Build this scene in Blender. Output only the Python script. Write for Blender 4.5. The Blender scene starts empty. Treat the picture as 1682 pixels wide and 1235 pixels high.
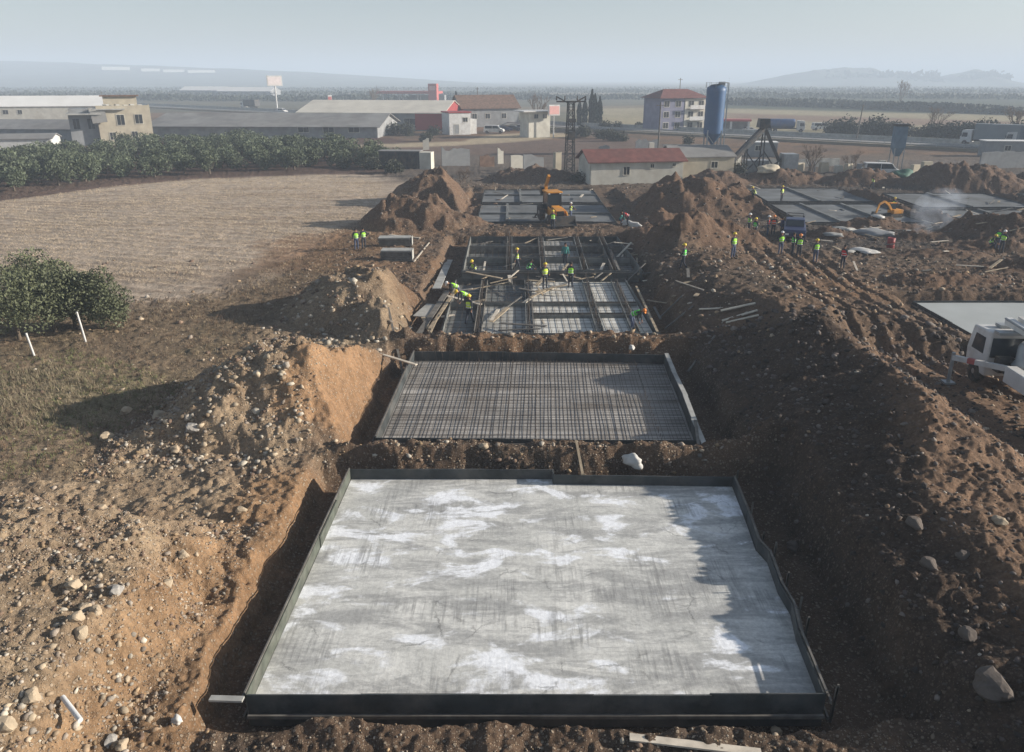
import bpy, bmesh, math, random
import numpy as np
from mathutils import Vector, Matrix
R = math.radians
S = bpy.context.scene
COL = S.collection

# ------------------------------------------------------------ camera, light, air
CAM_H = 13.0
FPX, CX, CY = 1300.0, 841.0, 617.5
PITCH = math.atan((CY - 130.0) / FPX)
cam_d = bpy.data.cameras.new('camera'); cam = bpy.data.objects.new('camera', cam_d); COL.objects.link(cam)
cam.location = (0, 0, CAM_H); cam.rotation_euler = (math.pi/2 - PITCH, 0, 0)
cam_d.sensor_fit = 'HORIZONTAL'; cam_d.sensor_width = 36; cam_d.lens = 36 * FPX / 1682.0
cam_d.clip_start = 0.5; cam_d.clip_end = 30000
S.camera = cam
SUN_AZ, SUN_EL = R(2), R(17.5)          # azimuth measured from +x towards +y
w = bpy.data.worlds.new('World'); S.world = w; w.use_nodes = True
nt = w.node_tree; nt.nodes.clear()
sky = nt.nodes.new('ShaderNodeTexSky'); sky.sky_type = 'NISHITA'; sky.sun_disc = False
sky.sun_elevation = SUN_EL; sky.sun_rotation = math.pi/2 - SUN_AZ
sky.air_density = 1.0; sky.dust_density = 1.2; sky.ozone_density = 1.0; sky.altitude = 100
hs = nt.nodes.new('ShaderNodeHueSaturation'); hs.inputs['Saturation'].default_value = 0.75
bg = nt.nodes.new('ShaderNodeBackground'); bg.inputs['Strength'].default_value = 0.062
wo = nt.nodes.new('ShaderNodeOutputWorld')
nt.links.new(sky.outputs[0], hs.inputs['Color']); tint = nt.nodes.new('ShaderNodeMix'); tint.data_type = 'RGBA'; tint.blend_type = 'MULTIPLY'; tint.inputs[0].default_value = 1; tint.inputs[7].default_value = (.92, .95, 1.0, 1)
nt.links.new(hs.outputs[0], tint.inputs[6]); nt.links.new(tint.outputs[2], bg.inputs[0]); nt.links.new(bg.outputs[0], wo.inputs[0])
sd = bpy.data.lights.new('sun', 'SUN'); sun = bpy.data.objects.new('sun', sd); COL.objects.link(sun)
sd.energy = 4.6; sd.angle = R(0.6); sd.color = (1.0, 0.91, 0.80)
sv = Vector((math.cos(SUN_AZ)*math.cos(SUN_EL), math.sin(SUN_AZ)*math.cos(SUN_EL), math.sin(SUN_EL)))
sun.rotation_euler = sv.to_track_quat('Z', 'Y').to_euler(); sun.location = sv * 60
S.view_settings.view_transform = 'Standard'; S.view_settings.look = 'None'
S.view_settings.exposure = 0.95; S.view_settings.gamma = 1; S.view_settings.use_curve_mapping = False
S.cycles.volume_bounces = 1; S.cycles.max_bounces = 6; S.cycles.diffuse_bounces = 3; S.cycles.transparent_max_bounces = 8

HAZE_D = 0.0008
# ------------------------------------------------------------ helpers
def ray(px, py):
    a, b = (px - CX) / FPX, (py - CY) / FPX
    c, s = math.cos(PITCH), math.sin(PITCH)
    return Vector((a, c - b*s, -s - b*c))
def G(px, py, z=0.0):                     # a point of the photograph on the plane at height z
    d = ray(px, py); t = (z - CAM_H) / d.z
    return Vector((d.x*t, d.y*t, z))
def AT(px, py, y):                        # a point of the photograph at ground distance y
    d = ray(px, py); t = y / d.y
    return Vector((d.x*t, y, CAM_H + d.z*t))

def tag(o, label=None, cat=None, group=None, kind=None):
    if label: o['label'] = label
    if cat: o['category'] = cat
    if group: o['group'] = group
    if kind: o['kind'] = kind
    return o
def thing(name, label, cat, loc=(0,0,0), rz=0.0, group=None):
    o = bpy.data.objects.new(name, None); COL.objects.link(o)
    o.location = loc; o.rotation_euler = (0, 0, rz); o.empty_display_size = .3
    return tag(o, label, cat, group)

class MB:
    def __init__(s): s.v = []; s.f = []; s.m = []; s.sm = []
    def add(s, vs, fs, m=0, smooth=False):
        b = len(s.v); s.v += [tuple(p) for p in vs]
        for f in fs: s.f.append([i + b for i in f]); s.m.append(m); s.sm.append(smooth)
    def box(s, c, d, rz=0, m=0, rx=0, ry=0, top=1.0):
        M = Matrix.Rotation(rz, 3, 'Z') @ Matrix.Rotation(ry, 3, 'Y') @ Matrix.Rotation(rx, 3, 'X')
        vs = []
        for z in (-.5, .5):
            k = top if z > 0 else 1
            for x, y in ((-.5,-.5),(.5,-.5),(.5,.5),(-.5,.5)):
                vs.append(Vector(c) + M @ Vector((x*d[0]*k, y*d[1]*k, z*d[2])))
        s.add(vs, [(0,3,2,1),(4,5,6,7),(0,1,5,4),(1,2,6,5),(2,3,7,6),(3,0,4,7)], m)
        return s
    def beam(s, p, q, wd, ht, m=0):
        p, q = Vector(p), Vector(q); d = q - p; L = d.length
        if L < 1e-6: return s
        d.normalize(); up = Vector((0,0,1))
        if abs(d.z) > .95: up = Vector((0,1,0))
        a = d.cross(up).normalized(); b = a.cross(d).normalized()
        vs = []
        for e in (p, q):
            for x, z in ((-1,-1),(1,-1),(1,1),(-1,1)): vs.append(e + a*x*wd/2 + b*z*ht/2)
        s.add(vs, [(0,1,2,3),(7,6,5,4),(0,4,5,1),(1,5,6,2),(2,6,7,3),(3,7,4,0)], m)
        return s
    def tube(s, p, q, r1, r2=None, n=8, m=0, smooth=True, cap=True):
        p, q = Vector(p), Vector(q); r2 = r1 if r2 is None else r2
        d = (q - p).normalized(); up = Vector((0,0,1)) if abs(d.z) < .95 else Vector((0,1,0))
        a = d.cross(up).normalized(); b = a.cross(d).normalized(); vs = []
        for e, r in ((p, r1), (q, r2)):
            for i in range(n):
                t = 2*math.pi*i/n; vs.append(e + (a*math.cos(t) + b*math.sin(t))*r)
        s.add(vs, [(i, (i+1)%n, n+(i+1)%n, n+i) for i in range(n)], m, smooth)
        if cap: s.add(vs, [tuple(range(n))[::-1], tuple(range(n, 2*n))], m)
        return s
    def prism(s, prof, y0, y1, m=0, M=None):           # outline in x,z extruded along y
        n = len(prof); M = M or Matrix.Identity(4)
        vs = [M @ Vector((x, y0, z)) for x, z in prof] + [M @ Vector((x, y1, z)) for x, z in prof]
        s.add(vs, [tuple(range(n)), tuple(range(2*n-1, n-1, -1))] + [(i, n+i, n+(i+1)%n, (i+1)%n) for i in range(n)], m)
        return s
    def slab(s, pts, z0, z1, m=0):                     # outline in x,y between two heights
        n = len(pts); vs = [(x, y, z0) for x, y in pts] + [(x, y, z1) for x, y in pts]
        s.add(vs, [tuple(range(n))[::-1], tuple(range(n, 2*n))] + [(i, (i+1)%n, n+(i+1)%n, n+i) for i in range(n)], m)
        return s
    def quad(s, a, b, c, d, m=0): s.add([a, b, c, d], [(0,1,2,3)], m); return s
    def lathe(s, c, prof, n=16, m=0, smooth=True):     # prof of (r,z)
        vs = []
        for r, z in prof:
            for i in range(n):
                t = 2*math.pi*i/n; vs.append((c[0]+r*math.cos(t), c[1]+r*math.sin(t), c[2]+z))
        fs = [(j*n+i, j*n+(i+1)%n, (j+1)*n+(i+1)%n, (j+1)*n+i) for j in range(len(prof)-1) for i in range(n)]
        s.add(vs, fs, m, smooth)
        k = len(prof)-1; s.add(vs, [tuple(range(n))[::-1], tuple(range(k*n, k*n+n))], m)
        return s
    def mesh(s, name, mats):
        me = bpy.data.meshes.new(name); me.from_pydata(s.v, [], s.f)
        for x in (mats if isinstance(mats, (list, tuple)) else [mats]): me.materials.append(x)
        me.polygons.foreach_set('material_index', s.m); me.polygons.foreach_set('use_smooth', s.sm)
        me.update(); return me
    def build(s, name, mats, parent=None, bevel=0):
        o = bpy.data.objects.new(name, s.mesh(name, mats)); COL.objects.link(o); o.parent = parent
        if bevel:
            b = o.modifiers.new('bevel', 'BEVEL'); b.width = bevel; b.segments = 2; b.limit_method = 'ANGLE'
        return o
def copy_tree(o, parent=None):
    c = o.copy(); COL.objects.link(c); c.parent = parent
    for ch in list(o.children): copy_tree(ch, c)
    return c

# ------------------------------------------------------------ materials
def mat(name, col, rough=.85, var=.25, scale=2.0, bump=0.0, bscale=None, metal=0.0, spec=.3, dirt=None, dirtamt=.5, rnd=0.0, stretch=None):
    m = bpy.data.materials.new(name); m.use_nodes = True; n = m.node_tree.nodes; L = m.node_tree.links
    p = n['Principled BSDF']; p.inputs['Roughness'].default_value = rough; p.inputs['Metallic'].default_value = metal
    p.inputs['Specular IOR Level'].default_value = spec
    tc = n.new('ShaderNodeTexCoord'); src = tc.outputs['Object']
    if stretch:
        mp = n.new('ShaderNodeMapping'); mp.inputs['Scale'].default_value = stretch; L.new(src, mp.inputs[0]); src = mp.outputs[0]
    no = n.new('ShaderNodeTexNoise'); no.inputs['Scale'].default_value = scale; no.inputs['Detail'].default_value = 6; L.new(src, no.inputs['Vector'])
    mr = n.new('ShaderNodeMapRange'); mr.inputs[1].default_value = .3; mr.inputs[2].default_value = .7
    mr.inputs[3].default_value = 1-var; mr.inputs[4].default_value = 1+var; L.new(no.outputs[0], mr.inputs[0])
    mx = n.new('ShaderNodeMix'); mx.data_type = 'RGBA'; mx.blend_type = 'MULTIPLY'; mx.inputs[0].default_value = 1
    mx.inputs[6].default_value = (*col, 1); L.new(mr.outputs[0], mx.inputs[7]); out = mx.outputs[2]
    if dirt:
        n2 = n.new('ShaderNodeTexNoise'); n2.inputs['Scale'].default_value = scale*.6; n2.inputs['Detail'].default_value = 8; n2.inputs['Roughness'].default_value = .65; L.new(src, n2.inputs['Vector'])
        r2 = n.new('ShaderNodeMapRange'); r2.inputs[1].default_value = .45; r2.inputs[2].default_value = .68; r2.inputs[4].default_value = dirtamt; L.new(n2.outputs[0], r2.inputs[0])
        m2 = n.new('ShaderNodeMix'); m2.data_type = 'RGBA'; L.new(r2.outputs[0], m2.inputs[0]); L.new(out, m2.inputs[6]); m2.inputs[7].default_value = (*dirt, 1); out = m2.outputs[2]
    if rnd:
        oi = n.new('ShaderNodeObjectInfo'); r3 = n.new('ShaderNodeMapRange'); r3.inputs[3].default_value = 1-rnd; r3.inputs[4].default_value = 1+rnd; L.new(oi.outputs['Random'], r3.inputs[0])
        m3 = n.new('ShaderNodeMix'); m3.data_type = 'RGBA'; m3.blend_type = 'MULTIPLY'; m3.inputs[0].default_value = 1; L.new(out, m3.inputs[6]); L.new(r3.outputs[0], m3.inputs[7]); out = m3.outputs[2]
    L.new(out, p.inputs['Base Color'])
    if bump:
        nb = n.new('ShaderNodeTexNoise'); nb.inputs['Scale'].default_value = bscale or scale*4; nb.inputs['Detail'].default_value = 5; L.new(src, nb.inputs['Vector'])
        bp = n.new('ShaderNodeBump'); bp.inputs['Strength'].default_value = 1; bp.inputs['Distance'].default_value = bump
        L.new(nb.outputs[0], bp.inputs['Height']); L.new(bp.outputs[0], p.inputs['Normal'])
    return m
DUST = (.22, .16, .11)
M = dict(
    ply=mat('film_plywood', (.045,.052,.054), .6, .45, 1.2, .004, 30, dirt=(.13,.125,.115), dirtamt=.75),
    plyin=mat('form_inner_face', (.075,.085,.07), .7, .4, 2.5, .004, 30, dirt=(.16,.16,.14), dirtamt=.5),
    wood=mat('timber', (.36,.29,.2), .8, .35, 3, .003, 40, dirt=(.14,.11,.08), dirtamt=.5),
    palewood=mat('pale_timber', (.55,.49,.40), .8, .2, 3, .003, 40),
    greywood=mat('weathered_timber', (.15,.14,.125), .85, .35, 3, .003, 30, dirt=(.1,.09,.075), dirtamt=.6),
    conc=mat('concrete', (.38,.38,.355), .9, .22, 1.2, .004, 14, dirt=(.2,.19,.17), dirtamt=.6),
    concd=mat('damp_concrete', (.17,.18,.175), .85, .3, .8, .006, 8, dirt=(.1,.09,.08), dirtamt=.6),
    steel=mat('rusty_rebar', (.07,.058,.05), .7, .3, 6, metal=.2),
    dsteel=mat('dark_steel', (.05,.055,.06), .5, .3, 2, metal=.4, dirt=DUST, dirtamt=.4),
    gsteel=mat('galvanised_steel', (.32,.34,.35), .5, .15, 2, metal=.4),
    whitep=mat('white_paint', (.60,.60,.585), .5, .06, 2, dirt=(.28,.25,.21), dirtamt=.45),
    wall=mat('limewashed_wall', (.55,.53,.46), .9, .14, .7, .01, 6, dirt=(.33,.29,.23), dirtamt=.5),
    cream=mat('cream_render', (.47,.42,.32), .9, .14, .8, .01, 6, dirt=(.3,.25,.19), dirtamt=.5),
    greyw=mat('grey_render', (.26,.27,.275), .9, .16, .7, .01, 6, dirt=(.15,.14,.13), dirtamt=.5),
    roofg=mat('grey_sheet_roof', (.24,.235,.225), .8, .2, .25, .03, 1.5, dirt=(.13,.12,.11), dirtamt=.7),
    roofb=mat('beige_sheet_roof', (.64,.60,.51), .7, .1, .2, .02, 1.5, dirt=(.36,.33,.28), dirtamt=.5),
    roofw=mat('white_sheet_roof', (.78,.77,.73), .6, .06, .2, dirt=(.5,.47,.42), dirtamt=.3),
    roofr=mat('red_tile_roof', (.16,.065,.055), .8, .25, 1.2, .03, 8, dirt=(.13,.07,.06), dirtamt=.5),
    redp=mat('red_cladding', (.28,.045,.045), .55, .1, .5, dirt=(.25,.06,.06), dirtamt=.4),
    redl=mat('faded_red_paint', (.42,.11,.10), .55, .1, .5),
    pink=mat('pale_red_sign', (.66,.36,.33), .5, .06, 2),
    dark=mat('dark_opening', (.02,.021,.023), .4, .2, 2),
    glass=mat('window_glass', (.03,.04,.05), .12, .1, 2, spec=.6),
    tyre=mat('tyre_rubber', (.03,.03,.03), .8, .2, 8, dirt=DUST, dirtamt=.6),
    rim=mat('wheel_rim', (.3,.3,.3), .5, .1, 8, metal=.4, dirt=DUST, dirtamt=.5),
    yellow=mat('machine_yellow', (.60,.25,.02), .6, .15, 2, dirt=DUST, dirtamt=.7),
    bluesilo=mat('blue_silo_paint', (.025,.085,.20), .5, .15, .5, dirt=(.06,.12,.2), dirtamt=.5),
    blue=mat('blue_paint', (.05,.10,.22), .4, .12, 1, dirt=DUST, dirtamt=.35),
    navy=mat('navy_paint', (.03,.04,.09), .4, .12, 1),
    green=mat('green_tarpaulin', (.03,.10,.07), .7, .2, 1, .02, 3),
    asphalt=mat('asphalt', (.21,.205,.195), .9, .12, .15, .004, 8, dirt=(.15,.14,.13), dirtamt=.5),
    line=mat('road_line', (.6,.6,.57), .7, .2, 3),
    bark=mat('bark', (.12,.095,.07), .95, .3, 6, .01, 20),
    leafo=mat('olive_leaf', (.088,.108,.062), .6, .35, .9, rnd=.22),
    leafc=mat('citrus_leaf', (.10,.112,.06), .6, .45, 1.4, rnd=.12),
    leafd=mat('cypress_leaf', (.022,.032,.02), .7, .3, 1.2, rnd=.2),
    leafs=mat('shrub_leaf', (.045,.05,.032), .7, .35, .3),
    leaff=mat('far_wood_leaf', (.035,.045,.033), .7, .3, .05),
    twig=mat('bare_twigs', (.16,.12,.09), .9, .25, 2),
    skin=mat('skin', (.35,.19,.12), .6, .05, 4),
    trous=mat('dark_trousers', (.035,.04,.055), .85, .2, 8),
    jeans=mat('blue_trousers', (.07,.09,.15), .85, .2, 8),
    jacket=mat('dark_jacket', (.04,.045,.05), .85, .2, 8),
    boots=mat('boots', (.05,.035,.025), .7, .2, 8),
    hair=mat('hair', (.02,.015,.012), .7, .2, 8),
    vlime=mat('lime_vest', (.36,.80,.05), .7, .08, 8),
    vyel=mat('yellow_vest', (.62,.80,.08), .7, .08, 8),
    vgreen=mat('green_vest', (.10,.62,.07), .7, .08, 8),
    vorange=mat('orange_vest', (.85,.11,.03), .7, .08, 8),
    vred=mat('red_vest', (.55,.03,.03), .7, .08, 8),
    vteal=mat('teal_jacket', (.05,.22,.20), .8, .1, 8),
    vnavy=mat('navy_coat', (.03,.04,.10), .8, .1, 8),
    band=mat('reflective_band', (.65,.67,.65), .4, .05, 8),
    hyel=mat('yellow_helmet', (.75,.55,.05), .35, .05, 4),
    hwhite=mat('white_helmet', (.75,.75,.72), .35, .05, 4),
    horange=mat('orange_helmet', (.80,.25,.04), .35, .05, 4),
    bag=mat('white_sacking', (.50,.49,.46), .85, .15, 4, .02, 9),
    plastic=mat('white_plastic_pipe', (.62,.63,.62), .4, .08, 4),
    rust=mat('rusty_sheet', (.16,.10,.07), .8, .35, 1.5),
)

# ------------------------------------------------------------ noise and terrain height
def h2(ix, iy, s):
    n = (ix.astype(np.int64)*374761393 + iy.astype(np.int64)*668265263 + s*974634777) & 0xffffffff
    n = ((n ^ (n >> 13)) * 1274126177) & 0xffffffff
    n = ((n ^ (n >> 15)) * 2246822519) & 0xffffffff
    return ((n ^ (n >> 16)) & 0xffffff) / float(0xffffff)
def vn(x, y, s=0):
    ix, iy = np.floor(x), np.floor(y); fx, fy = x-ix, y-iy
    ux, uy = fx*fx*(3-2*fx), fy*fy*(3-2*fy)
    a, b, c, d = h2(ix,iy,s), h2(ix+1,iy,s), h2(ix,iy+1,s), h2(ix+1,iy+1,s)
    return (a*(1-ux)+b*ux)*(1-uy) + (c*(1-ux)+d*ux)*uy
def fbm(x, y, sc, oc=4, s=0, gain=.5):
    t, a, q = 0, 1.0, 0
    for k in range(oc):
        cs, sn = math.cos(k*1.1+.3), math.sin(k*1.1+.3)
        t = t + a*vn((x*cs-y*sn)/sc+7.3*k, (x*sn+y*cs)/sc-3.1*k, s+k); q += a; a *= gain; sc *= .5
    return t/q*2-1
def cell(x, y, sc, s=0):                 # bumps like clods: 1 - distance to the nearest point
    X, Y = x/sc, y/sc; ix, iy = np.floor(X), np.floor(Y); best = np.full(np.shape(X), 9.0); hid = np.zeros(np.shape(X))
    for dx in (-1,0,1):
        for dy in (-1,0,1):
            jx, jy = ix+dx, iy+dy
            d = (jx+h2(jx,jy,s)-X)**2 + (jy+h2(jx,jy,s+9)-Y)**2
            k = d < best; best = np.where(k, d, best); hid = np.where(k, h2(jx,jy,s+21), hid)
    return np.clip(1-np.sqrt(best), 0, 1), hid
def sstep(a, b, x): t = np.clip((x-a)/(b-a), 0, 1); return t*t*(3-2*t)
def sdf(x, y, P):                        # signed distance to a polygon, negative inside
    d = np.full(np.shape(x), 1e18); ins = np.zeros(np.shape(x), bool); n = len(P)
    for i in range(n):
        ax, ay = P[i]; bx, by = P[(i+1)%n]; ex, ey = bx-ax, by-ay
        t = np.clip(((x-ax)*ex+(y-ay)*ey)/(ex*ex+ey*ey+1e-12), 0, 1)
        d = np.minimum(d, (x-ax-t*ex)**2+(y-ay-t*ey)**2)
        c = ((ay <= y) & (by > y)) | ((by <= y) & (ay > y))
        with np.errstate(divide='ignore', invalid='ignore'):
            xi = ax + (y-ay)/(by-ay if by != ay else 1e-9)*ex
        ins ^= c & (x < xi)
    return np.where(ins, -np.sqrt(d), np.sqrt(d))
def pp(*pts, z=0.0): return [tuple(G(a, b, z).xy) for a, b in pts]

# heaps: centre x, y, half axes, height, turn
HEAPS = [(-9.7, 31.0, 4.9, 4.7, 3.4, .3), (-7.4, 34.8, 3.4, 3.0, 1.9, 0), (-12.6, 28.4, 3.2, 2.0, 1.2, .4),
         (-9.0, 45.5, 4.6, 4.0, 3.3, .5), (-6.8, 42.0, 3.2, 2.4, 1.9, 0), (-11.5, 47.5, 3.4, 2.4, 1.0, .3),
         (-9.2, 76.5, 5.6, 4.2, 3.9, 0), (-5.2, 78, 4.4, 3.6, 2.8, 0), (-8.0, 90, 6.4, 5.5, 5.0, 0), (-4.5, 88, 4.5, 4, 3.6, 0), (-3.5, 92, 5, 5, 2.8, 0), (1.5, 111, 6, 4, 2.2, 0), (7, 112, 4, 3, 1.6, 0),
         (18.7, 86, 6.5, 6.0, 4.4, 0), (23, 85, 4.2, 4.5, 2.8, 0), (14.2, 76.5, 3.6, 2.8, 1.4, 0),
         (13.8, 63.5, 4.6, 3.8, 2.4, 0), (17.5, 66, 4.2, 3.2, 1.5, 0), (11.6, 68.5, 3, 2.6, 1.0, 0),
         (58, 104, 9, 6, 3.8, 0), (47, 108, 7, 4, 2.0, 0), (36, 110, 8, 4, 2.2, 0), (27, 108, 5, 4, 2.2, 0), (69, 106, 6, 5, 2.4, 0),
         (43.5, 70, 5.5, 5.0, 3.4, 0), (50, 72, 6, 5, 2.4, 0), (34, 62, 4.5, 1.6, .6, 0), (39, 57, 6, 2.2, 1.1, 0), (30, 53, 5, 1.3, .7, 0), (44, 53, 7, 1.6, 1.0, 0),
         (-13.2, 16.0, 5.5, 6.2, 1.0, .2), (-10.2, 19.6, 2.6, 2.0, .5, 0), (-17.5, 17.5, 5.5, 5.2, .9, 0), (-11.0, 12.4, 4.0, 2.6, .35, 0),
         (26, 84, 1.8, 6, 1.3, 0), (42, 92, 1.6, 8, 1.2, 0), (42, 78, 1.8, 5, 1.1, 0), (58.3, 88, 1.8, 9, 1.2, 0), (34, 74.3, 4.5, 1.6, 1.0, 0), (41, 65, 6, 2.2, .9, 0), (28, 70, 3, 2, .9, 0), (36, 69, 2.5, 1.6, .8, 0), (50, 66, 4, 2, 1.0, 0), (62, 74, 5, 2.5, 1.3, 0),
         (-9.3, 17.7, 1.3, 1.0, -.75, .4), (-10.4, 15.2, .8, .6, -.3, 0), (17.3, 38.6, 2.4, 1.2, .5, 0), (14.0, 35.0, 3.0, 1.6, .7, .3)]
RIDGE = [(13.2, 2, 1.5), (12.8, 12, 1.5), (12.2, 17.5, 1.5), (12.3, 21, 1.65), (13.7, 25, 2.3), (15.5, 30, 2.5), (14.8, 34, 2.15), (13.9, 39, 1.75), (13.2, 46, 1.5), (13.0, 53, 1.35), (12.9, 60, 1.0)]
PITS = [([(-6.9,13.75),(9.0,13.75),(9.3,25.75),(-6.9,25.75)], -.95, 1.25), ([(-6.2,27.45),(8.6,27.45),(9.0,38.7),(-6.0,38.7)], -.95, 1.25),
        ([(-5.9,40.9),(9.2,40.9),(9.8,70.0),(-5.2,70.0)], -.8, 1.1), ([(-5,76.5),(13,76.5),(13,103),(-5,103)], -.5, .9),
        ([(24.6,40.8),(60,40.8),(60,49.6),(24.6,49.6)], -.75, 1.1),
        ([(18.6,20),(27,20),(27,37.0),(18.5,37.0)], .05, .4),
        ([(27,76),(41,76),(41,104),(27,104)], -.5, .8), ([(43,71),(57.5,76),(57.5,99),(43.0,99)], -.6, .8), ([(59,76),(80,76),(80,99),(59,99)], -.5, .8)]
FIELD = pp((-300,345),(0,326),(180,304),(330,291),(560,284),(640,292),(690,300),(640,345),(600,368),(530,385),(470,430),(350,485),(200,500),(0,500),(-300,500))
GRASS = pp((-300,495),(0,495),(180,495),(330,486),(470,430),(600,375),(650,400),(560,455),(440,520),(400,575),(330,630),(250,690),(180,740),(230,790),(0,792),(-300,800))
def heights(x, y, detail=True):
    z = .12*fbm(x, y, 9, 3, 1)
    wx = x + .9*fbm(x, y, 2.6, 3, 5); wy = y + .9*fbm(x, y, 2.6, 3, 6)
    hn_ = 1 + .38*fbm(x, y, 2.6, 4, 15) + .14*np.abs(fbm(x, y, 1.0, 3, 16))
    hm_ = np.zeros(np.shape(x)); hp_ = np.zeros(np.shape(x))
    for cx, cy, rx, ry, h, a in HEAPS:
        c, s = math.cos(a), math.sin(a); dx, dy = wx-cx, wy-cy
        r = np.sqrt(((dx*c+dy*s)/rx)**2 + ((-dx*s+dy*c)/ry)**2)
        hh = h*np.where(r < 1, (1-r)*(1-.35*np.exp(-(r/.22)**2)), 0)*hn_
        if h < 0: z = z + np.where(r < 1, hh, 0)
        else: hp_ = np.maximum(hp_, np.where(r < 1, hh, 0)) + .25*np.minimum(hp_, np.where(r < 1, hh, 0))
        hm_ = np.maximum(hm_, np.clip(hh/1.2, 0, 1)*(cy > 50))
    z = z + hp_
    # long spoil ridge on the right
    best = np.zeros(np.shape(x))
    for (ax, ay, az), (bx, by, bz) in zip(RIDGE[:-1], RIDGE[1:]):
        ex, ey = bx-ax, by-ay; t = np.clip(((wx-ax)*ex+(wy-ay)*ey)/(ex*ex+ey*ey), 0, 1)
        px, py = ax+t*ex, ay+t*ey; d = np.sqrt((wx-px)**2+(wy-py)**2); side = wx < px
        zz = az+t*(bz-az); wl = np.clip(1.6+zz*1.9, 2, 7.5); e1 = sstep(28, 37, wy); wr = 8.0 - 3.4*sstep(22, 27, wy) + 3.9*e1
        k = np.where(side, d/wl, np.maximum(0, d-.5-2*e1)/wr)
        best = np.maximum(best, zz*np.clip(1-k, 0, 1)**.95)
    z = z + best*(1+.10*fbm(x, y, 3.2, 3, 17))
    # left spoil plateau beside the first slab
    pl = sdf(wx, wy, [(-30, 4), (-8.6, 4), (-8.5, 14), (-8.7, 20.2), (-11, 21.4), (-17, 21.7), (-32, 21.9)])
    z = z + (1.2+.35*fbm(x, y, 4.5, 3, 19))*sstep(.45, -1.3, pl)
    # ground just in front of the first slab
    z = z - .25*sstep(14.5, 12.5, y)*sstep(-8, -6, x)*sstep(12, 9, x)
    z = z + .28*(sstep(25.3,26.0,y)*sstep(28.2,27.4,y))*sstep(-8,-6,x)*sstep(11,9,x) + .3*(sstep(38.4,39.1,y)*sstep(41.4,40.7,y))*sstep(-8,-6,x)*sstep(11,9,x)
    nj = .35*fbm(x, y, 1.3, 4, 11)
    inp = np.zeros(np.shape(x))
    for P, zf, sl in PITS:
        d = sdf(x, y, P) + nj
        z = np.minimum(z, zf + np.clip(d, 0, 40)*sl*1.6 + np.clip(d, -1, 0)*.06)
        inp = np.maximum(inp, sstep(.1, -.4, d))
    # wheel ruts along the haul track
    tx = 19.7 + .012*(y-45)**2*.2 + .6*np.sin(y*.11)
    for off in (-2.2, -.9, .8, 2.0, 3.4):
        g = np.exp(-((x-tx-off-.25*np.sin(y*.23+off))/.24)**2); z = z - .14*g*(.4+1.2*vn(x/3, y/3, 33))*sstep(30, 35, y)*sstep(66, 60, y)
        z = z + .12*np.exp(-((x-tx-off-.5)/.2)**2)*sstep(30, 35, y)*sstep(66, 60, y)
    if detail:
        fd = sdf(x, y, FIELD); gd = sdf(x, y, GRASS)
        soft = np.maximum(sstep(1.5, -1.5, fd + 2*fbm(x, y, 4, 3, 31)), .6*sstep(1.5, -1.5, gd))
        rough = (1-.85*soft)*(1-.72*inp)*sstep(170, 105, y)
        c0, h0 = cell(x, y, 1.3, 40); z = z + hm_*(.45*(c0*(.3+h0)-.25) + .40*fbm(x, y, 1.5, 4, 55))*sstep(170, 110, y)
        c1, h1 = cell(wx, wy, .55, 41); c2, hh2 = cell(x, y, .21, 43)
        near = sstep(75, 30, y)
        z = z + rough*(.16*fbm(x, y, 1.6, 4, 51) + .16*(c1*(.3+h1)-.3) + near*.085*(c2*(.2+hh2)-.3) + .05*fbm(x, y, .3, 2, 53))
        z = z + .06*soft*fbm(x, y, .8, 3, 61)*sstep(150, 90, y) + .035*sstep(1,-1,fd)*np.sin((x*.30+y*.95+.35*fbm(x,y,3,2,86))*2*math.pi/1.5)*sstep(120,80,y)
    return z
def H(x, y): return float(heights(np.array([float(x)]), np.array([float(y)]))[0])
FLOORS = [(-1.9,7.9,41.6,54.2,-.29), (-3.9,7.9,41.6,54.2,-.49), (-3.6,9.2,56.2,69.2,-.49), (-3.4,10.2,78,102,-.17), (28.2,40.5,77.2,89.2,-.07), (29,41.5,91,103,-.07), (44.3,57,73.5,98,-.07), (60,74,77,98,-.07)]
def surf(x, y):
    for a, b, c, d, z in FLOORS:
        if a < x < b and c < y < d: return z
    return H(x, y)
def GS(px, py):                           # the point of the photograph on the surface that is there
    z = 0.0
    for _ in range(7): p = G(px, py, z); z = surf(p.x, p.y)
    return Vector((p.x, p.y, z))

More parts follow.
